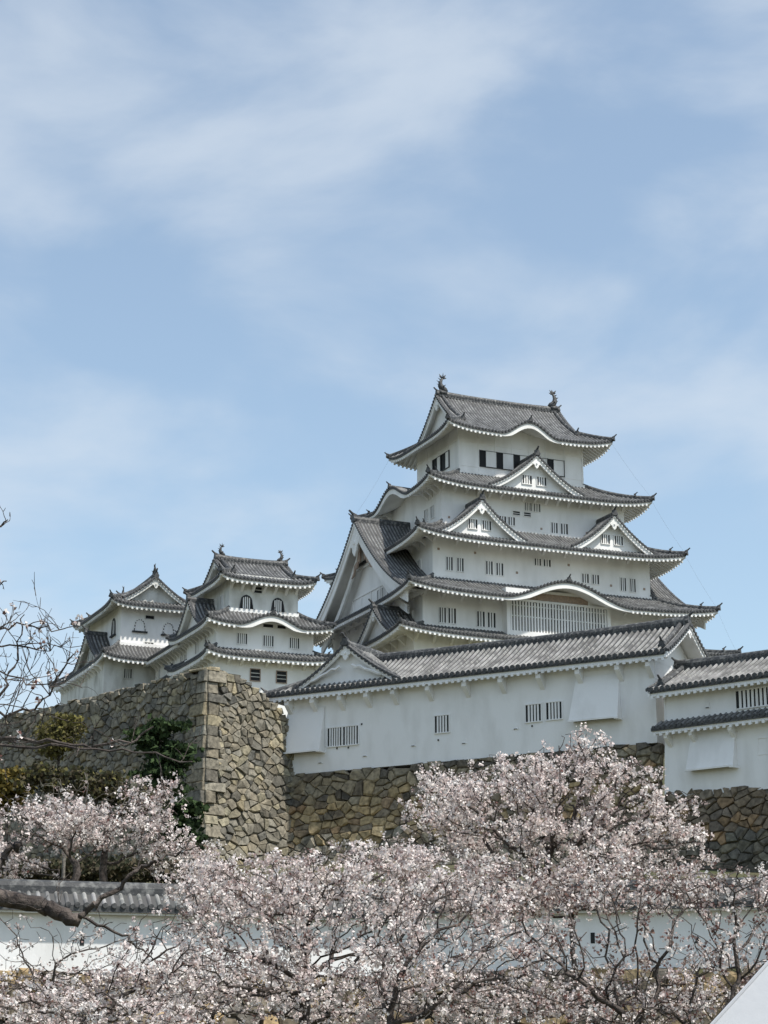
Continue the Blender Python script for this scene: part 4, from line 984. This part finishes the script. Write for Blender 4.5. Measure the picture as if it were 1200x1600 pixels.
# ---------------------------------------------------------------- lower two-tier turret at the right edge
rt = thing('turret', float(B0[0]), float(B0[1]), 19.4, R(-40), 'white turret at the right edge with two tiled eaves, one chute and barred windows', 'turret')
m = MB(); m.box(0, 20, 0, 5.4, 19.3, 25.95); m.build('storey_wall', PLN, rt)
m = MB(); m.box8([(-.12, -.12, 19.3), (20, -.12, 19.3), (20, 0, 19.3), (-.12, 0, 19.3), (0, -.02, 23.6), (20, -.02, 23.6), (20, 0, 23.6), (0, 0, 23.6)]); m.build('wall_skirt', PLN, rt)
big_roof(rt, 0, 2.6, -0.55, 21, 3.55, 26.2, 28.1, (0, 0), (0, 0), wall_half=(100, 2.6), up=0.0, tile=TILN, white=PLN, pitch=0.42, rib=0.15, shachi_s=0, k=0.15, orn=0, bw=0.4, fas=0.22, rows=6)
pent(rt, Side(0, -0.95, (1, 0), (0, 1)), -0.45, 20, 0.97, 23.75, 0.55, 0.95, None, TILN, PLN, pitch=0.40, rib=0.10, fas=0.18, name='pent_roof', oni_ends=(False, False))
m = Many()
for x in (0.45, 2.3, 5.15, 8.5, 11.5, 14.5): near_bracket(m, x, 23.36, 0.7, 0.85, 0.13)
m.build('bracket', PLN, rt)
chute(rt, 2.0, 5.2, 20.92, 23.3, 0.03, 0.72, PLN, (0.12, 0.1))
window(rt, SN, 5.35, 8.9, 24.5, 25.6, 11, PLN); window(rt, SN, 6.8, 8.6, 21.5, 22.45, 6, PLN)
hatch(rt, 3.1, 24.85, 0.3); window(rt, SN, 11, 12.5, 21.5, 22.5, 5, PLN)
m = Many(); m.box(5.36, 5.40, -0.05, 0.01, 20.95, 23.3); m.box(0.1, 0.14, -0.05, 0.01, 24.3, 25.9); m.build('wall_rail', PLN, rt)

# ---------------------------------------------------------------- long low plaster wall across the slope
def col_low(i, u, z, rg):
    r = rg.random(); return jit((0.30, 0.23, 0.14) if r < 0.3 else ((0.20, 0.17, 0.13) if r < .75 else (0.14, 0.13, 0.12)), rg)
for (lx, ly, ang, zw, SL, lab, lab2, sd_) in ((1 - 24 * math.cos(R(18)), 72 - 24 * math.sin(R(18)), R(18), 5.2, 24, 'low white plaster wall with tiled coping at left, sunlit along its foot', 'ochre stone footing under the sunlit left run of the low plaster wall', 11),
                                     (1.1, 72, R(-14), 5.4, 24, 'low white plaster wall with tiled coping at right, shaded behind reddish blossom', 'stone footing under the shaded right run of the low plaster wall', 12)):
    lw = thing('plaster_wall', lx, ly, zw, ang, lab, 'wall', 'low plaster walls')
    m = MB(); m.box(0, SL, 0, 0.55, zw - .05, zw + 2.0); m.build('wall_face', PLN, lw)
    big_roof(lw, 0, 0.27, -0.2, SL, 0.72, zw + 2.02, zw + 2.55, (0, 0), (0, 0), wall_half=(100, 0.27), up=0.0, tile=TILN, white=PLN, pitch=0.30, rib=0.075, shachi_s=0, k=0.1, orn=0, bw=0.2, fas=0.06, rows=3, ridge_w=0.7, ridge_tiles=False, raf=0)
    for k, x in enumerate(np.arange(2.5, SL - 1, 3.4)):
        m = MB()
        if k % 2: m.box(x, x + .14, -0.012, 0.02, zw + .8, zw + 1.15)
        else: m.add([(x, -0.012, zw + .75), (x + .24, -0.012, zw + .75), (x + .12, -0.012, zw + 1.0), (x, .02, zw + .75), (x + .24, .02, zw + .75), (x + .12, .02, zw + 1.0)], [(0, 1, 2), (5, 4, 3), (0, 3, 4, 1), (1, 4, 5, 2), (2, 5, 3, 0)])
        m.build('loophole', OPN, lw)
    q0 = np.array([lx, ly]); tl = np.array([math.cos(ang), math.sin(ang)]); nl = np.array([-math.sin(ang), math.cos(ang)])
    stone_wall('stone_wall', [q0 - nl * 0.05, q0 + tl * SL - nl * .05], [prof_top([(0, zw), (SL, zw)])], 1.0, 0.15, 0.6, 0.42, col_low, lab2, seed=sd_, sharp=1.2)

# ---------------------------------------------------------------- canopy at the bottom right corner
ct = thing('canopy_tent', 4.86, 13.4, 0.0, R(45), 'pale grey canvas tent top cutting into the bottom right corner', 'tent')
m = MB(); hx = 2.12; zc, zp = 1.80, 5.15
ring = []
for k, (sx, sy) in enumerate(((-1, -1), (1, -1), (1, 1), (-1, 1))): ring.append((sx * hx, sy * hx))
V = []; F = []
nseg = 10
for a in range(4):
    p, q = ring[a], ring[(a + 1) % 4]
    for i in range(nseg):
        u = i / nseg; x, y = p[0] + (q[0] - p[0]) * u, p[1] + (q[1] - p[1]) * u
        for j in range(9):
            v = j / 8; sag = -0.10 * math.sin(math.pi * v) - 0.05 * math.sin(math.pi * u) * (1 - v); V.append((x * (1 - v) + 0.0, y * (1 - v), zc + (zp - zc) * v + sag))
n = 4 * nseg
for a in range(n):
    for j in range(8): F.append((a * 9 + j, ((a + 1) % n) * 9 + j, ((a + 1) % n) * 9 + j + 1, a * 9 + j + 1))
m.add(V, F); top_ = m.build('canopy', TENT, ct, smooth=False)
m = MB()
for a in range(4):
    p, q = ring[a], ring[(a + 1) % 4]; m.add([(p[0], p[1], zc), (q[0], q[1], zc), (q[0] * 1.0, q[1], zc - .25), (p[0], p[1], zc - .25)], [(3, 2, 1, 0)])
m.build('valance', TENT, ct)
hm = Many()
for p in ring: hm.tube([(p[0] * (1 - v), p[1] * (1 - v), zc + (zp - zc) * v - 0.10 * math.sin(math.pi * v) + .004) for v in np.linspace(0, 1, 9)], [0.012] * 9, 6)
hm.build('seam', POLE, ct)
for p in ring: m = MB(); m.tube([(p[0] * .985, p[1] * .985, 0), (p[0] * .985, p[1] * .985, zc)], [0.03, 0.03], 8); m.build('leg', POLE, ct)

# ---------------------------------------------------------------- trees
def grow(attr, start, step, infl, kill, iters=90, rg=rng, noise=0.25, up=0.04):
    nodes = [np.array(p, float) for p in start]; par = [-1] + list(range(len(start) - 1))
    A = np.array(attr, float); N_ = np.array(nodes)
    D = np.full(len(A), 1e9); I = np.zeros(len(A), int)
    def upd(k0):
        nonlocal D, I
        nn = np.array(nodes[k0:]); 
        if len(nn) == 0 or len(A) == 0: return
        for c in range(0, len(nn), 400):
            d = np.linalg.norm(A[:, None] - nn[None, c:c + 400], axis=2); j = d.argmin(1); dm = d[np.arange(len(A)), j]
            b = dm < D; D[b] = dm[b]; I[b] = j[b] + k0 + c
    upd(0)
    for it in range(iters):
        if len(A) == 0: break
        ok = D < infl
        if not ok.any(): ok = D <= D.min() + 1e-6
        g = {}
        P = np.array(nodes); dirs = A[ok] - P[I[ok]]; dirs /= (np.linalg.norm(dirs, axis=1)[:, None] + 1e-9)
        acc = np.zeros((len(nodes), 3)); np.add.at(acc, I[ok], dirs); idx = np.unique(I[ok]); k0 = len(nodes)
        for i in idx:
            v = acc[i]; v = v / (np.linalg.norm(v) + 1e-9) + rg.normal(0, noise, 3) + np.array([0, 0, up]); v /= np.linalg.norm(v)
            q = P[i] + v * step
            nodes.append(q); par.append(int(i))
        upd(k0); keep = D > kill; A = A[keep]; D = D[keep]; I = I[keep]
    return np.array(nodes), np.array(par)
def branch_mesh(nodes, par, rtip, expo=2.3, sides_thr=0.03, rmax=None, ntrunk=0, rtrunk=0.0):
    n = len(nodes); acc = np.zeros(n); ch = [[] for _ in range(n)]
    for i in range(n - 1, 0, -1):
        if par[i] >= 0: ch[par[i]].append(i)
    rad = np.zeros(n)
    for i in range(n - 1, -1, -1):
        rad[i] = rtip if not ch[i] else max(rtip, sum(rad[c] ** expo for c in ch[i]) ** (1 / expo))
    if rmax: rad = np.minimum(rad, rmax + 0 * rad)
    if ntrunk:
        for i in range(ntrunk): rad[i] = max(rad[i], rtrunk * (1 - 0.25 * i / ntrunk))
    mb = MB(); done = set()
    stack = [(0, -1)]
    while stack:
        s, p = stack.pop(); path = ([p] if p >= 0 else []) + [s]; cur = s
        while ch[cur]:
            c = sorted(ch[cur], key=lambda k: -rad[k]); 
            for o in c[1:]: stack.append((o, cur))
            cur = c[0]; path.append(cur)
        if len(path) < 2: continue
        rr = [rad[k] for k in path]
        if p >= 0: rr[0] = min(rr[0], rr[1] * 1.15)
        sd = 7 if rr[0] > 0.08 else (5 if rr[0] > sides_thr else 3)
        mb.tube([nodes[k] for k in path], rr, sd)
    return mb, rad
def quads(cent, size, cols, rg=rng, aspect=1.0):
    """small randomly turned leaf faces; cent (n,3), size (n,), cols (n,3)"""
    n = len(cent); a = rg.normal(size=(n, 3)); a /= np.linalg.norm(a, axis=1)[:, None]; b = np.cross(a, rg.normal(size=(n, 3))); b /= np.linalg.norm(b, axis=1)[:, None]
    a = a * size[:, None] * aspect; b = b * size[:, None]; c = np.cross(a, b); c /= (np.linalg.norm(c, axis=1)[:, None] + 1e-9); c *= size[:, None] * 0.35
    V = np.stack([cent - a, cent - b + c, cent + a, cent + b + c], 1).reshape(-1, 3); F = np.arange(4 * n).reshape(n, 4)
    return V, F, np.repeat(cols, 4, 0)
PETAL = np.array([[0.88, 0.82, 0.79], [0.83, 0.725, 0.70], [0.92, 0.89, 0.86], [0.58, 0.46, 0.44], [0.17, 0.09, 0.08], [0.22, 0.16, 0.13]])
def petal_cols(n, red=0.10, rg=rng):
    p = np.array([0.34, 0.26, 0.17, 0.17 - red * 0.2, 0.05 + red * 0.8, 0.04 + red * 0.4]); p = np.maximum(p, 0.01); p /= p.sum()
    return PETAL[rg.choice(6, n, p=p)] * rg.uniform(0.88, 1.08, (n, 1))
def blossom(root_obj, nodes, par, rad, rthr, per, spread, size, per_cluster=6, red=0.1, crad=None, keepf=None, name='blossom', step=None):
    idx = np.where((rad < rthr) & (par >= 0))[0]
    if keepf is not None: idx = idx[[bool(keepf(nodes[i])) for i in idx]]
    dens = np.array([max(0.0, min(2.4, 1.0 + 2.6 * mnoise.noise(Vector(nodes[i]) / (spread * 9)) + 1.1 * mnoise.noise(Vector(nodes[i]) / (spread * 3.2)))) for i in idx]) if len(idx) else np.zeros(0)
    k = rng.poisson(per * dens, len(idx)); idx = np.repeat(idx, k); t = rng.uniform(0, 1, (len(idx), 1))
    c = nodes[idx] * (1 - t) + nodes[par[idx]] * t + rng.normal(0, spread, (len(idx), 3))
    k2 = rng.random(len(c)) < 0.56; c = c[k2]; per_cluster = int(per_cluster * 1.9)
    crad = crad or size * 2.0
    cc = np.repeat(c, per_cluster, 0) + rng.normal(0, crad * 0.6, (len(c) * per_cluster, 3))
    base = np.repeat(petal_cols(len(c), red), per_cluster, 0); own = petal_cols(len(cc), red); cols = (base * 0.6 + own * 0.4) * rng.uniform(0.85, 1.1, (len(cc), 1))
    V, F, C = quads(cc, size * rng.uniform(0.6, 1.2, len(cc)), cols)
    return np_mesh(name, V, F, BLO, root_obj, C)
def ellipsoid_pts(n, c, r, rg=rng, shell=0.35):
    p = rg.normal(size=(n, 3)); p /= np.linalg.norm(p, axis=1)[:, None]; p *= (rg.uniform(shell ** 3, 1, (n, 1))) ** (1 / 3); return np.array(c) + p * np.array(r)
def relparts(root): pass
def cherry(x, y, zg, lean, blobs, label, n_attr, step=0.35, rtip=0.008, per=2.0, size=0.03, spread=0.08, red=0.10, group='blossoming cherry trees', rthr=None, per_cluster=6, infl=None, kill=None, stems=None, mt=None, expo=2.3, keepf=None, noise=0.28, rtrunk=0.0):
    """blobs: [(centre, radii, weight)] in world metres"""
    e = thing('cherry_tree', x, y, zg, 0, label, 'tree', group); base = np.array([x, y, zg])
    tot = sum(b[2] for b in blobs); A = np.concatenate([ellipsoid_pts(max(3, int(n_attr * b[2] / tot)), b[0], b[1]) for b in blobs]) - base + np.array([0, 0, zg])
    st = [np.array([0, 0, zg - 0.3])]; tgt = np.array(lean, float) - np.array([x, y, 0]); L = np.linalg.norm(tgt - st[0]); k = max(3, int(L / step))
    for i in range(1, k + 1):
        q = st[0] + (tgt - st[0]) * i / k; st.append(q + rng.normal(0, 0.03, 3) * (1 if i < k else 0))
    nodes, par = grow(A, st, step, infl or step * 6, kill or step * 1.3, noise=noise)
    mb, rad = branch_mesh(nodes, par, rtip, expo, ntrunk=len(st), rtrunk=rtrunk); mb.build('branches', mt or BARK, e, smooth=True)
    blossom(e, nodes, par, rad, rthr or rtip * 3.2, per, spread, size, per_cluster, red, keepf=keepf)
    return e
def W(px, py, Y): return tuple(at(px, py, Y))
def mpp(Y): return Y * 1.04 / 3400.0 * 1.0     # metres per photo pixel
def blob(px, py, Y, rx, rz, ry=None, wgt=1.0): k = mpp(Y); return (W(px, py, Y), (rx * k, (ry if ry else rx * k * 0.8), rz * k), wgt)
# behind the low wall: the large tree at the right and its smaller neighbour
cherry(*W(862, 1450, 88)[:2], 7.8, W(862, 1385, 88), [blob(910, 1158, 88, 50, 20, wgt=.6), blob(845, 1195, 88.5, 85, 20), blob(965, 1205, 87.5, 80, 22), blob(700, 1218, 89, 62, 18, wgt=.6), blob(775, 1243, 88, 115, 22, wgt=1.3), blob(905, 1248, 87, 90, 22), blob(1035, 1258, 88, 80, 24), blob(715, 1285, 88, 75, 18, wgt=.8), blob(840, 1300, 87, 120, 24, wgt=1.3), blob(1000, 1305, 88, 115, 26, wgt=1.4), blob(1065, 1345, 87, 60, 26, wgt=.7), blob(900, 1350, 87.5, 180, 28, wgt=1.6)],
       'largest cherry tree in full white blossom, rising against the long turret', 3200, step=0.32, rtip=0.019, per=3.2, size=0.064, spread=0.16, red=0.02, per_cluster=5)
cherry(*W(742, 1440, 93)[:2], 8.0, W(742, 1370, 93), [blob(690, 1255, 93, 75, 45, wgt=1.2), blob(745, 1310, 93, 85, 45), blob(655, 1320, 93, 50, 35, wgt=.5), blob(770, 1200, 93, 40, 25, wgt=.4)],
       'smaller loose cherry tree in front of the ochre stones, left of the largest', 1100, step=0.34, rtip=0.014, per=3.0, size=0.06, spread=0.16, red=0.05, per_cluster=5)
# behind the low wall at the left
cherry(*W(118, 1405, 79)[:2], 7.0, W(118, 1350, 79), [blob(90, 1285, 79, 110, 42, wgt=1.6), blob(20, 1290, 79, 70, 45), blob(20, 1355, 79, 60, 25, wgt=.5)],
       'cherry tree with straight dark trunk behind the low wall, far left', 1500, step=0.30, rtip=0.012, rtrunk=0.19, per=3.0, size=0.055, spread=0.15, red=0.06, per_cluster=5)
cherry(*W(160, 1405, 82)[:2], 7.1, W(163, 1335, 82), [blob(200, 1290, 82, 95, 40, wgt=1.6), blob(285, 1335, 82, 65, 38), blob(235, 1235, 82, 55, 25, wgt=.5)],
       'cherry tree with leaning dark trunk behind the low wall, beside the pines', 1300, step=0.30, rtip=0.012, rtrunk=0.19, per=3.0, size=0.055, spread=0.15, red=0.08, per_cluster=5)
cherry(*W(95, 1400, 96)[:2], 8.4, W(100, 1340, 96), [blob(110, 1255, 96, 100, 50, wgt=1.4), blob(240, 1255, 96, 60, 45)],
       'sparse budding cherry tree below the bastion, above the left trunks', 700, step=0.42, rtip=0.013, per=0.45, size=0.05, spread=0.14, red=0.3, per_cluster=4, mt=BARE)
# foreground trees, camera side of the low wall
cherry(*W(470, 1700, 31)[:2], 0.0, W(478, 1560, 31), [blob(400, 1440, 31, 150, 95, wgt=2.2), blob(560, 1430, 31, 130, 95, wgt=2), blob(330, 1540, 30, 110, 60, wgt=1.2), blob(520, 1560, 30, 120, 55, wgt=1)],
       'dense pink cherry tree at bottom centre left, dark fork near the lower edge', 3000, step=0.14, rtip=0.0063, per=2.7, size=0.024, spread=0.07, red=0.10, per_cluster=5)
cherry(*W(600, 1720, 27)[:2], 0.0, W(612, 1600, 27), [blob(720, 1440, 27.5, 110, 95, wgt=1.8), blob(640, 1500, 27, 110, 70, wgt=1.2), blob(820, 1500, 27, 90, 70, wgt=1.1), blob(700, 1560, 27, 160, 45, wgt=.8)],
       'cherry tree at bottom centre with a bare dark limb rising to the right', 2400, step=0.14, rtip=0.0063, per=2.5, size=0.022, spread=0.07, red=0.12, per_cluster=5)
cherry(*W(1040, 1720, 24)[:2], 0.0, W(990, 1610, 24), [blob(880, 1530, 24, 110, 60, wgt=.8), blob(900, 1440, 24, 110, 70, wgt=.9), blob(1010, 1500, 24, 90, 80, wgt=.7), blob(1000, 1400, 24.5, 120, 40, wgt=.9), blob(960, 1580, 23.5, 130, 40, wgt=.8)],
       'thin reddish cherry tree with slanting stems in front of the low wall, right', 1600, step=0.15, rtip=0.0063, per=2.5, size=0.020, spread=0.06, red=0.55, per_cluster=5)
cherry(*W(1150, 1760, 25)[:2], 0.0, W(1125, 1600, 25), [blob(1150, 1450, 25, 80, 85, wgt=1), blob(1110, 1400, 25, 80, 45, wgt=.6), blob(1190, 1390, 26, 60, 45, wgt=.6)],
       'reddish cherry tree with curved dark trunk above the tent top', 1500, step=0.15, rtip=0.0063, per=2.8, size=0.020, spread=0.06, red=0.45, per_cluster=5)
cherry(*W(150, 1720, 27)[:2], 0.0, W(150, 1620, 27), [blob(110, 1575, 27, 150, 48, wgt=1.6), blob(260, 1500, 27, 80, 80, wgt=1.3), blob(10, 1560, 27, 80, 42, wgt=1), blob(180, 1590, 26, 170, 35, wgt=.8)],
       'low cherry tree along the bottom left edge below the white wall', 2300, step=0.14, rtip=0.0063, per=3.2, size=0.022, spread=0.07, red=0.10, per_cluster=5)
cherry(*W(900, 1650, 46)[:2], 1.0, W(900, 1520, 46), [blob(780, 1390, 46, 150, 50, wgt=1.4), blob(960, 1385, 46, 140, 45, wgt=1.2), blob(1130, 1380, 46, 90, 38, wgt=.8)],
       'flat-topped cherry tree of deeper pink in front of the largest tree', 2600, step=0.20, rtip=0.006, per=3.2, size=0.034, spread=0.11, red=0.32, per_cluster=5)
cherry(*W(480, 1650, 48)[:2], 1.0, W(480, 1500, 48), [blob(390, 1385, 48, 150, 50, wgt=1.3), blob(560, 1370, 48, 130, 55, wgt=1.3), blob(680, 1370, 48, 90, 50, wgt=.8)],
       'cherry tree whose top edge crosses the foot of the bastion and ochre stones', 2800, step=0.20, rtip=0.006, per=3.4, size=0.036, spread=0.11, red=0.10, per_cluster=5)
cherry(*W(75, 1640, 42)[:2], 1.0, W(73, 1560, 42), [blob(75, 1490, 42, 85, 50, wgt=1), blob(170, 1480, 42, 80, 50, wgt=.9), blob(10, 1460, 42, 50, 50, wgt=.5)],
       'airy young cherry tree with few flowers in front of the white wall, far left', 420, step=0.18, rtip=0.006, per=1.1, size=0.028, spread=0.07, red=0.2, per_cluster=4)
cherry(*W(1090, 1760, 33)[:2], 0.0, W(1085, 1640, 33), [blob(1100, 1540, 33, 110, 60, wgt=1.2), blob(960, 1560, 33, 110, 55, wgt=1), blob(830, 1580, 33, 90, 45, wgt=.8), blob(1180, 1480, 33, 60, 60, wgt=.6)],
       'shadowy cherry tree low at bottom right, behind the slanting stems', 1500, step=0.17, rtip=0.006, per=1.9, size=0.024, spread=0.08, red=0.28, per_cluster=5)
cherry(*W(330, 1720, 56)[:2], 1.4, W(330, 1600, 56), [blob(90, 1548, 56, 170, 38, wgt=1.4), blob(300, 1545, 56, 150, 45, wgt=1.2), blob(500, 1545, 56, 150, 48, wgt=1.2)],
       'broad cherry tree at the foot of the sunlit low wall, behind the nearest crowns', 1700, step=0.26, rtip=0.010, per=2.6, size=0.042, spread=0.13, red=0.15, per_cluster=5)
cherry(*W(800, 1720, 57)[:2], 1.4, W(800, 1600, 57), [blob(700, 1550, 57, 130, 48, wgt=1.1), blob(880, 1565, 57, 140, 38, wgt=1.1), blob(1060, 1560, 57, 120, 40)],
       'broad cherry tree at the foot of the shaded low wall, right of centre', 1500, step=0.26, rtip=0.010, per=2.2, size=0.042, spread=0.13, red=0.35, per_cluster=5)
# nearest tree: bare limbs reaching in from the left edge
nt_ = thing('cherry_tree', *W(-330, 1500, 13.5)[:2], 0.0, 0, 'nearest cherry tree, a thick sawn limb and nearly bare branches reaching in from the left', 'tree', 'blossoming cherry trees')
ox, oy = W(-330, 1500, 13.5)[:2]
nb = MB(); tw = MB(); tips = []
def limb(pts, Y, r0, r1, twigs=0, tl=0.35, wob=0.012, seed=0, Y2=None):
    rg = random.Random(seed); Y2 = Y2 or Y
    P = [np.array(W(px, py, Y + (Y2 - Y) * i / (len(pts) - 1))) - np.array([ox, oy, 0]) for i, (px, py) in enumerate(pts)]
    Q = []
    for i in range(len(P) - 1):
        for k in range(4):
            q = P[i] + (P[i + 1] - P[i]) * k / 4; Q.append(q + np.array([rg.gauss(0, wob), rg.gauss(0, wob * 2), rg.gauss(0, wob)]))
    Q.append(P[-1]); n = len(Q); rr = [r0 + (r1 - r0) * i / (n - 1) for i in range(n)]
    (nb if r0 > 0.02 else tw).tube(Q, rr, 9 if r0 > 0.03 else 5)
    for k in range(twigs):
        i = rg.randrange(1, n - 1); d = Q[i + 1] - Q[i]; d /= np.linalg.norm(d)
        ax = np.array([rg.gauss(0, 1), rg.gauss(0, 1), rg.gauss(0.2, 1)]); v = d * 0.6 + ax / np.linalg.norm(ax) * 0.9; v /= np.linalg.norm(v); L = tl * rg.uniform(0.4, 1.3)
        q = Q[i].copy(); path = [q.copy()]
        for s in range(7):
            v = v + np.array([rg.gauss(0, .22), rg.gauss(0, .22), rg.gauss(0.05, .22)]); v /= np.linalg.norm(v); q = q + v * L / 7; path.append(q.copy())
            if rg.random() < 0.45:
                v2 = v + np.array([rg.gauss(0, .7), rg.gauss(0, .7), rg.gauss(0.1, .7)]); v2 /= np.linalg.norm(v2); e2 = q + v2 * L * rg.uniform(.15, .4); tw.tube([q, (q + e2) / 2 + np.array([0, 0, rg.gauss(0, .012)]), e2], [0.0026, 0.0021, 0.0014], 4); tips.append(e2)
        tw.tube(path, [min(0.0042, rr[i] * .7) * (1 - 0.65 * s / 7) for s in range(8)], 4); tips.append(path[-1])
    return Q
trunk = [np.array(p) for p in ((0, 0, -0.2), (0.03, 0, 0.8), (-0.02, .05, 1.7), (0.1, 0, 2.5))]
nb.tube(trunk, [0.24, 0.19, 0.17, 0.15], 10)
P0 = trunk[-1] + np.array([ox, oy, 0])
limb([(-285, 1440), (-200, 1405), (-100, 1385), (0, 1402), (60, 1412), (100, 1428), (126, 1440)], 13.5, 0.07, 0.043, 3, seed=1)
limb([(-285, 1440), (-230, 1250), (-150, 1180), (-60, 1165), (60, 1162), (150, 1172), (230, 1174), (300, 1190)], 13.5, 0.016, 0.004, 7, 0.35, seed=2, Y2=12.5)
limb([(-150, 1180), (-60, 1120), (0, 1115), (45, 1112), (75, 1090), (105, 1040), (118, 1018)], 13.3, 0.013, 0.004, 15, 0.38, seed=3)
limb([(-150, 1180), (-80, 1140), (-10, 1110), (10, 1075), (24, 1030), (28, 1000), (38, 960)], 13, 0.013, 0.004, 15, 0.38, seed=4)
limb([(-60, 1165), (20, 1150), (75, 1162), (140, 1165), (200, 1160), (240, 1135)], 13.2, 0.018, 0.005, 7, 0.3, seed=5)
limb([(126, 1430), (150, 1412), (185, 1388), (225, 1355), (260, 1338), (290, 1335)], 13.4, 0.022, 0.006, 6, 0.25, seed=6)
limb([(100, 1428), (140, 1436), (190, 1460), (215, 1480), (240, 1500)], 13.6, 0.013, 0.004, 5, 0.2, seed=7)
limb([(-20, 1400), (0, 1345), (22, 1325), (35, 1318)], 13.4, 0.03, 0.018, 3, 0.3, seed=8)
limb([(-60, 1120), (0, 985), (40, 975), (80, 985), (118, 978)], 13, 0.008, 0.003, 12, 0.30, seed=9)
limb([(-60, 1100), (-20, 1010), (30, 1010), (80, 1012), (110, 1000)], 13, 0.008, 0.003, 12, 0.30, seed=10)
limb([(-80, 1080), (-40, 920), (-5, 915), (10, 908)], 13, 0.012, 0.004, 4, 0.15, seed=11)
limb([(-80, 1000), (-40, 830), (-5, 820), (12, 812)], 13, 0.012, 0.004, 4, 0.12, seed=12)
limb([(-50, 1060), (0, 1050), (60, 1070), (100, 1075)], 12.8, 0.007, 0.003, 9, 0.28, seed=13)
nb.build('branches', BARK, nt_, smooth=True); tw.build('twigs', BARK, nt_)
tips = np.array(tips); pk = rng.random(len(tips)) < 0.10; c = np.repeat(tips[pk], 5, 0) + rng.normal(0, 0.012, (pk.sum() * 5, 3))
V, F, C = quads(c, 0.014 * rng.uniform(.6, 1.2, len(c)), petal_cols(len(c), 0.25)); np_mesh('blossom', V, F, BLO, nt_, C)
# evergreens and bushes on the bank under the bastion
def leafy(name, x, y, zg, blobs, label, n, size, cols, cat, trunk_to, aspect=1.0, group=None, rt_=0.06, ncl=260):
    e = thing(name, x, y, zg, 0, label, cat, group); base = np.array([x, y, 0])
    tot = sum(b[2] for b in blobs); A = np.concatenate([ellipsoid_pts(max(4, int(ncl * b[2] / tot)), b[0], b[1], shell=0.5) for b in blobs]) - base
    st = [np.array([0, 0, zg - .2]) + (np.array(trunk_to) - base - np.array([0, 0, zg - .2])) * k / 6 for k in range(7)]
    nodes, par = grow(A, st, 0.32, 3.0, 0.4); mb, rad = branch_mesh(nodes, par, 0.02); mb.build('trunk', BARK, e, smooth=True)
    ti = np.where(rad < 0.05)[0]; ti = ti[ti > 6]; cc = nodes[rng.choice(ti, n)]; clump = rng.normal(0, 0.20, (n, 3)) * np.array([1.4, 1.4, 0.5])
    c = cc + clump; pal = np.array(cols); k = rng.integers(0, len(pal), n); shade = rng.uniform(.75, 1.25, (n, 1))
    V, F, C = quads(c, size * rng.uniform(.6, 1.3, n), pal[k] * shade, aspect=aspect); np_mesh('crown', V, F, LEA, e, C)
GR = [(0.045, 0.07, 0.032), (0.06, 0.09, 0.04), (0.03, 0.045, 0.026)]; YG = [(0.17, 0.155, 0.055), (0.13, 0.12, 0.05), (0.10, 0.09, 0.05)]; OR = [(0.21, 0.155, 0.045), (0.16, 0.13, 0.045), (0.11, 0.10, 0.04)]; DG = [(0.085, 0.08, 0.05), (0.10, 0.085, 0.06), (0.05, 0.055, 0.035)]
g = 'evergreens on the bank below the bastion'
leafy('pine_tree', *W(250, 1300, 126)[:2], 14.0, [blob(265, 1135, 126, 30, 10), blob(222, 1146, 126, 26, 9), blob(240, 1163, 126, 40, 8), blob(282, 1170, 126, 22, 9), blob(268, 1188, 126, 30, 9), blob(250, 1212, 126, 38, 13), blob(268, 1232, 126, 28, 10, wgt=.6)], 'dark green pine in tiers against the shaded bastion face', 4200, 0.13, GR, 'tree', W(250, 1170, 126), 1.6, g)
leafy('pine_tree', *W(285, 1360, 122)[:2], 12.5, [blob(285, 1262, 122, 26, 12), blob(275, 1290, 122, 28, 14), blob(290, 1315, 122, 24, 14)], 'lower dark pine beside the foot of the bastion corner', 5000, 0.13, GR, 'tree', W(284, 1280, 122), 1.6, g)
leafy('bush', *W(90, 1230, 128)[:2], 18.5, [blob(90, 1150, 128, 34, 34), blob(110, 1135, 128, 22, 20, wgt=.6)], 'yellow-green bush growing against the far left stonework', 2600, 0.11, YG, 'bush', W(92, 1175, 128), 1.1, g)
leafy('bush', *W(12, 1290, 120)[:2], 15.0, [blob(12, 1225, 120, 32, 30), blob(-20, 1240, 120, 30, 30)], 'golden yellow bush at the left edge below the stonework', 5000, 0.12, OR, 'bush', W(10, 1240, 120), 1.1, g)
leafy('bush', *W(150, 1290, 118)[:2], 14.5, [blob(70, 1215, 118, 50, 25), blob(150, 1225, 118, 55, 24), blob(215, 1250, 118, 40, 22)], 'low olive undergrowth below the pines and the yellow-green bush', 3800, 0.12, YG[1:] + DG, 'bush', W(150, 1250, 118), 1.1, g, ncl=260)
leafy('bush', *W(330, 1400, 100)[:2], 9.5, [blob(150, 1365, 104, 160, 25), blob(320, 1370, 100, 50, 25)], 'dark undergrowth behind the cherry trunks at the foot of the bastion', 9000, 0.12, DG, 'bush', W(280, 1370, 101), 1.1, g, ncl=500)
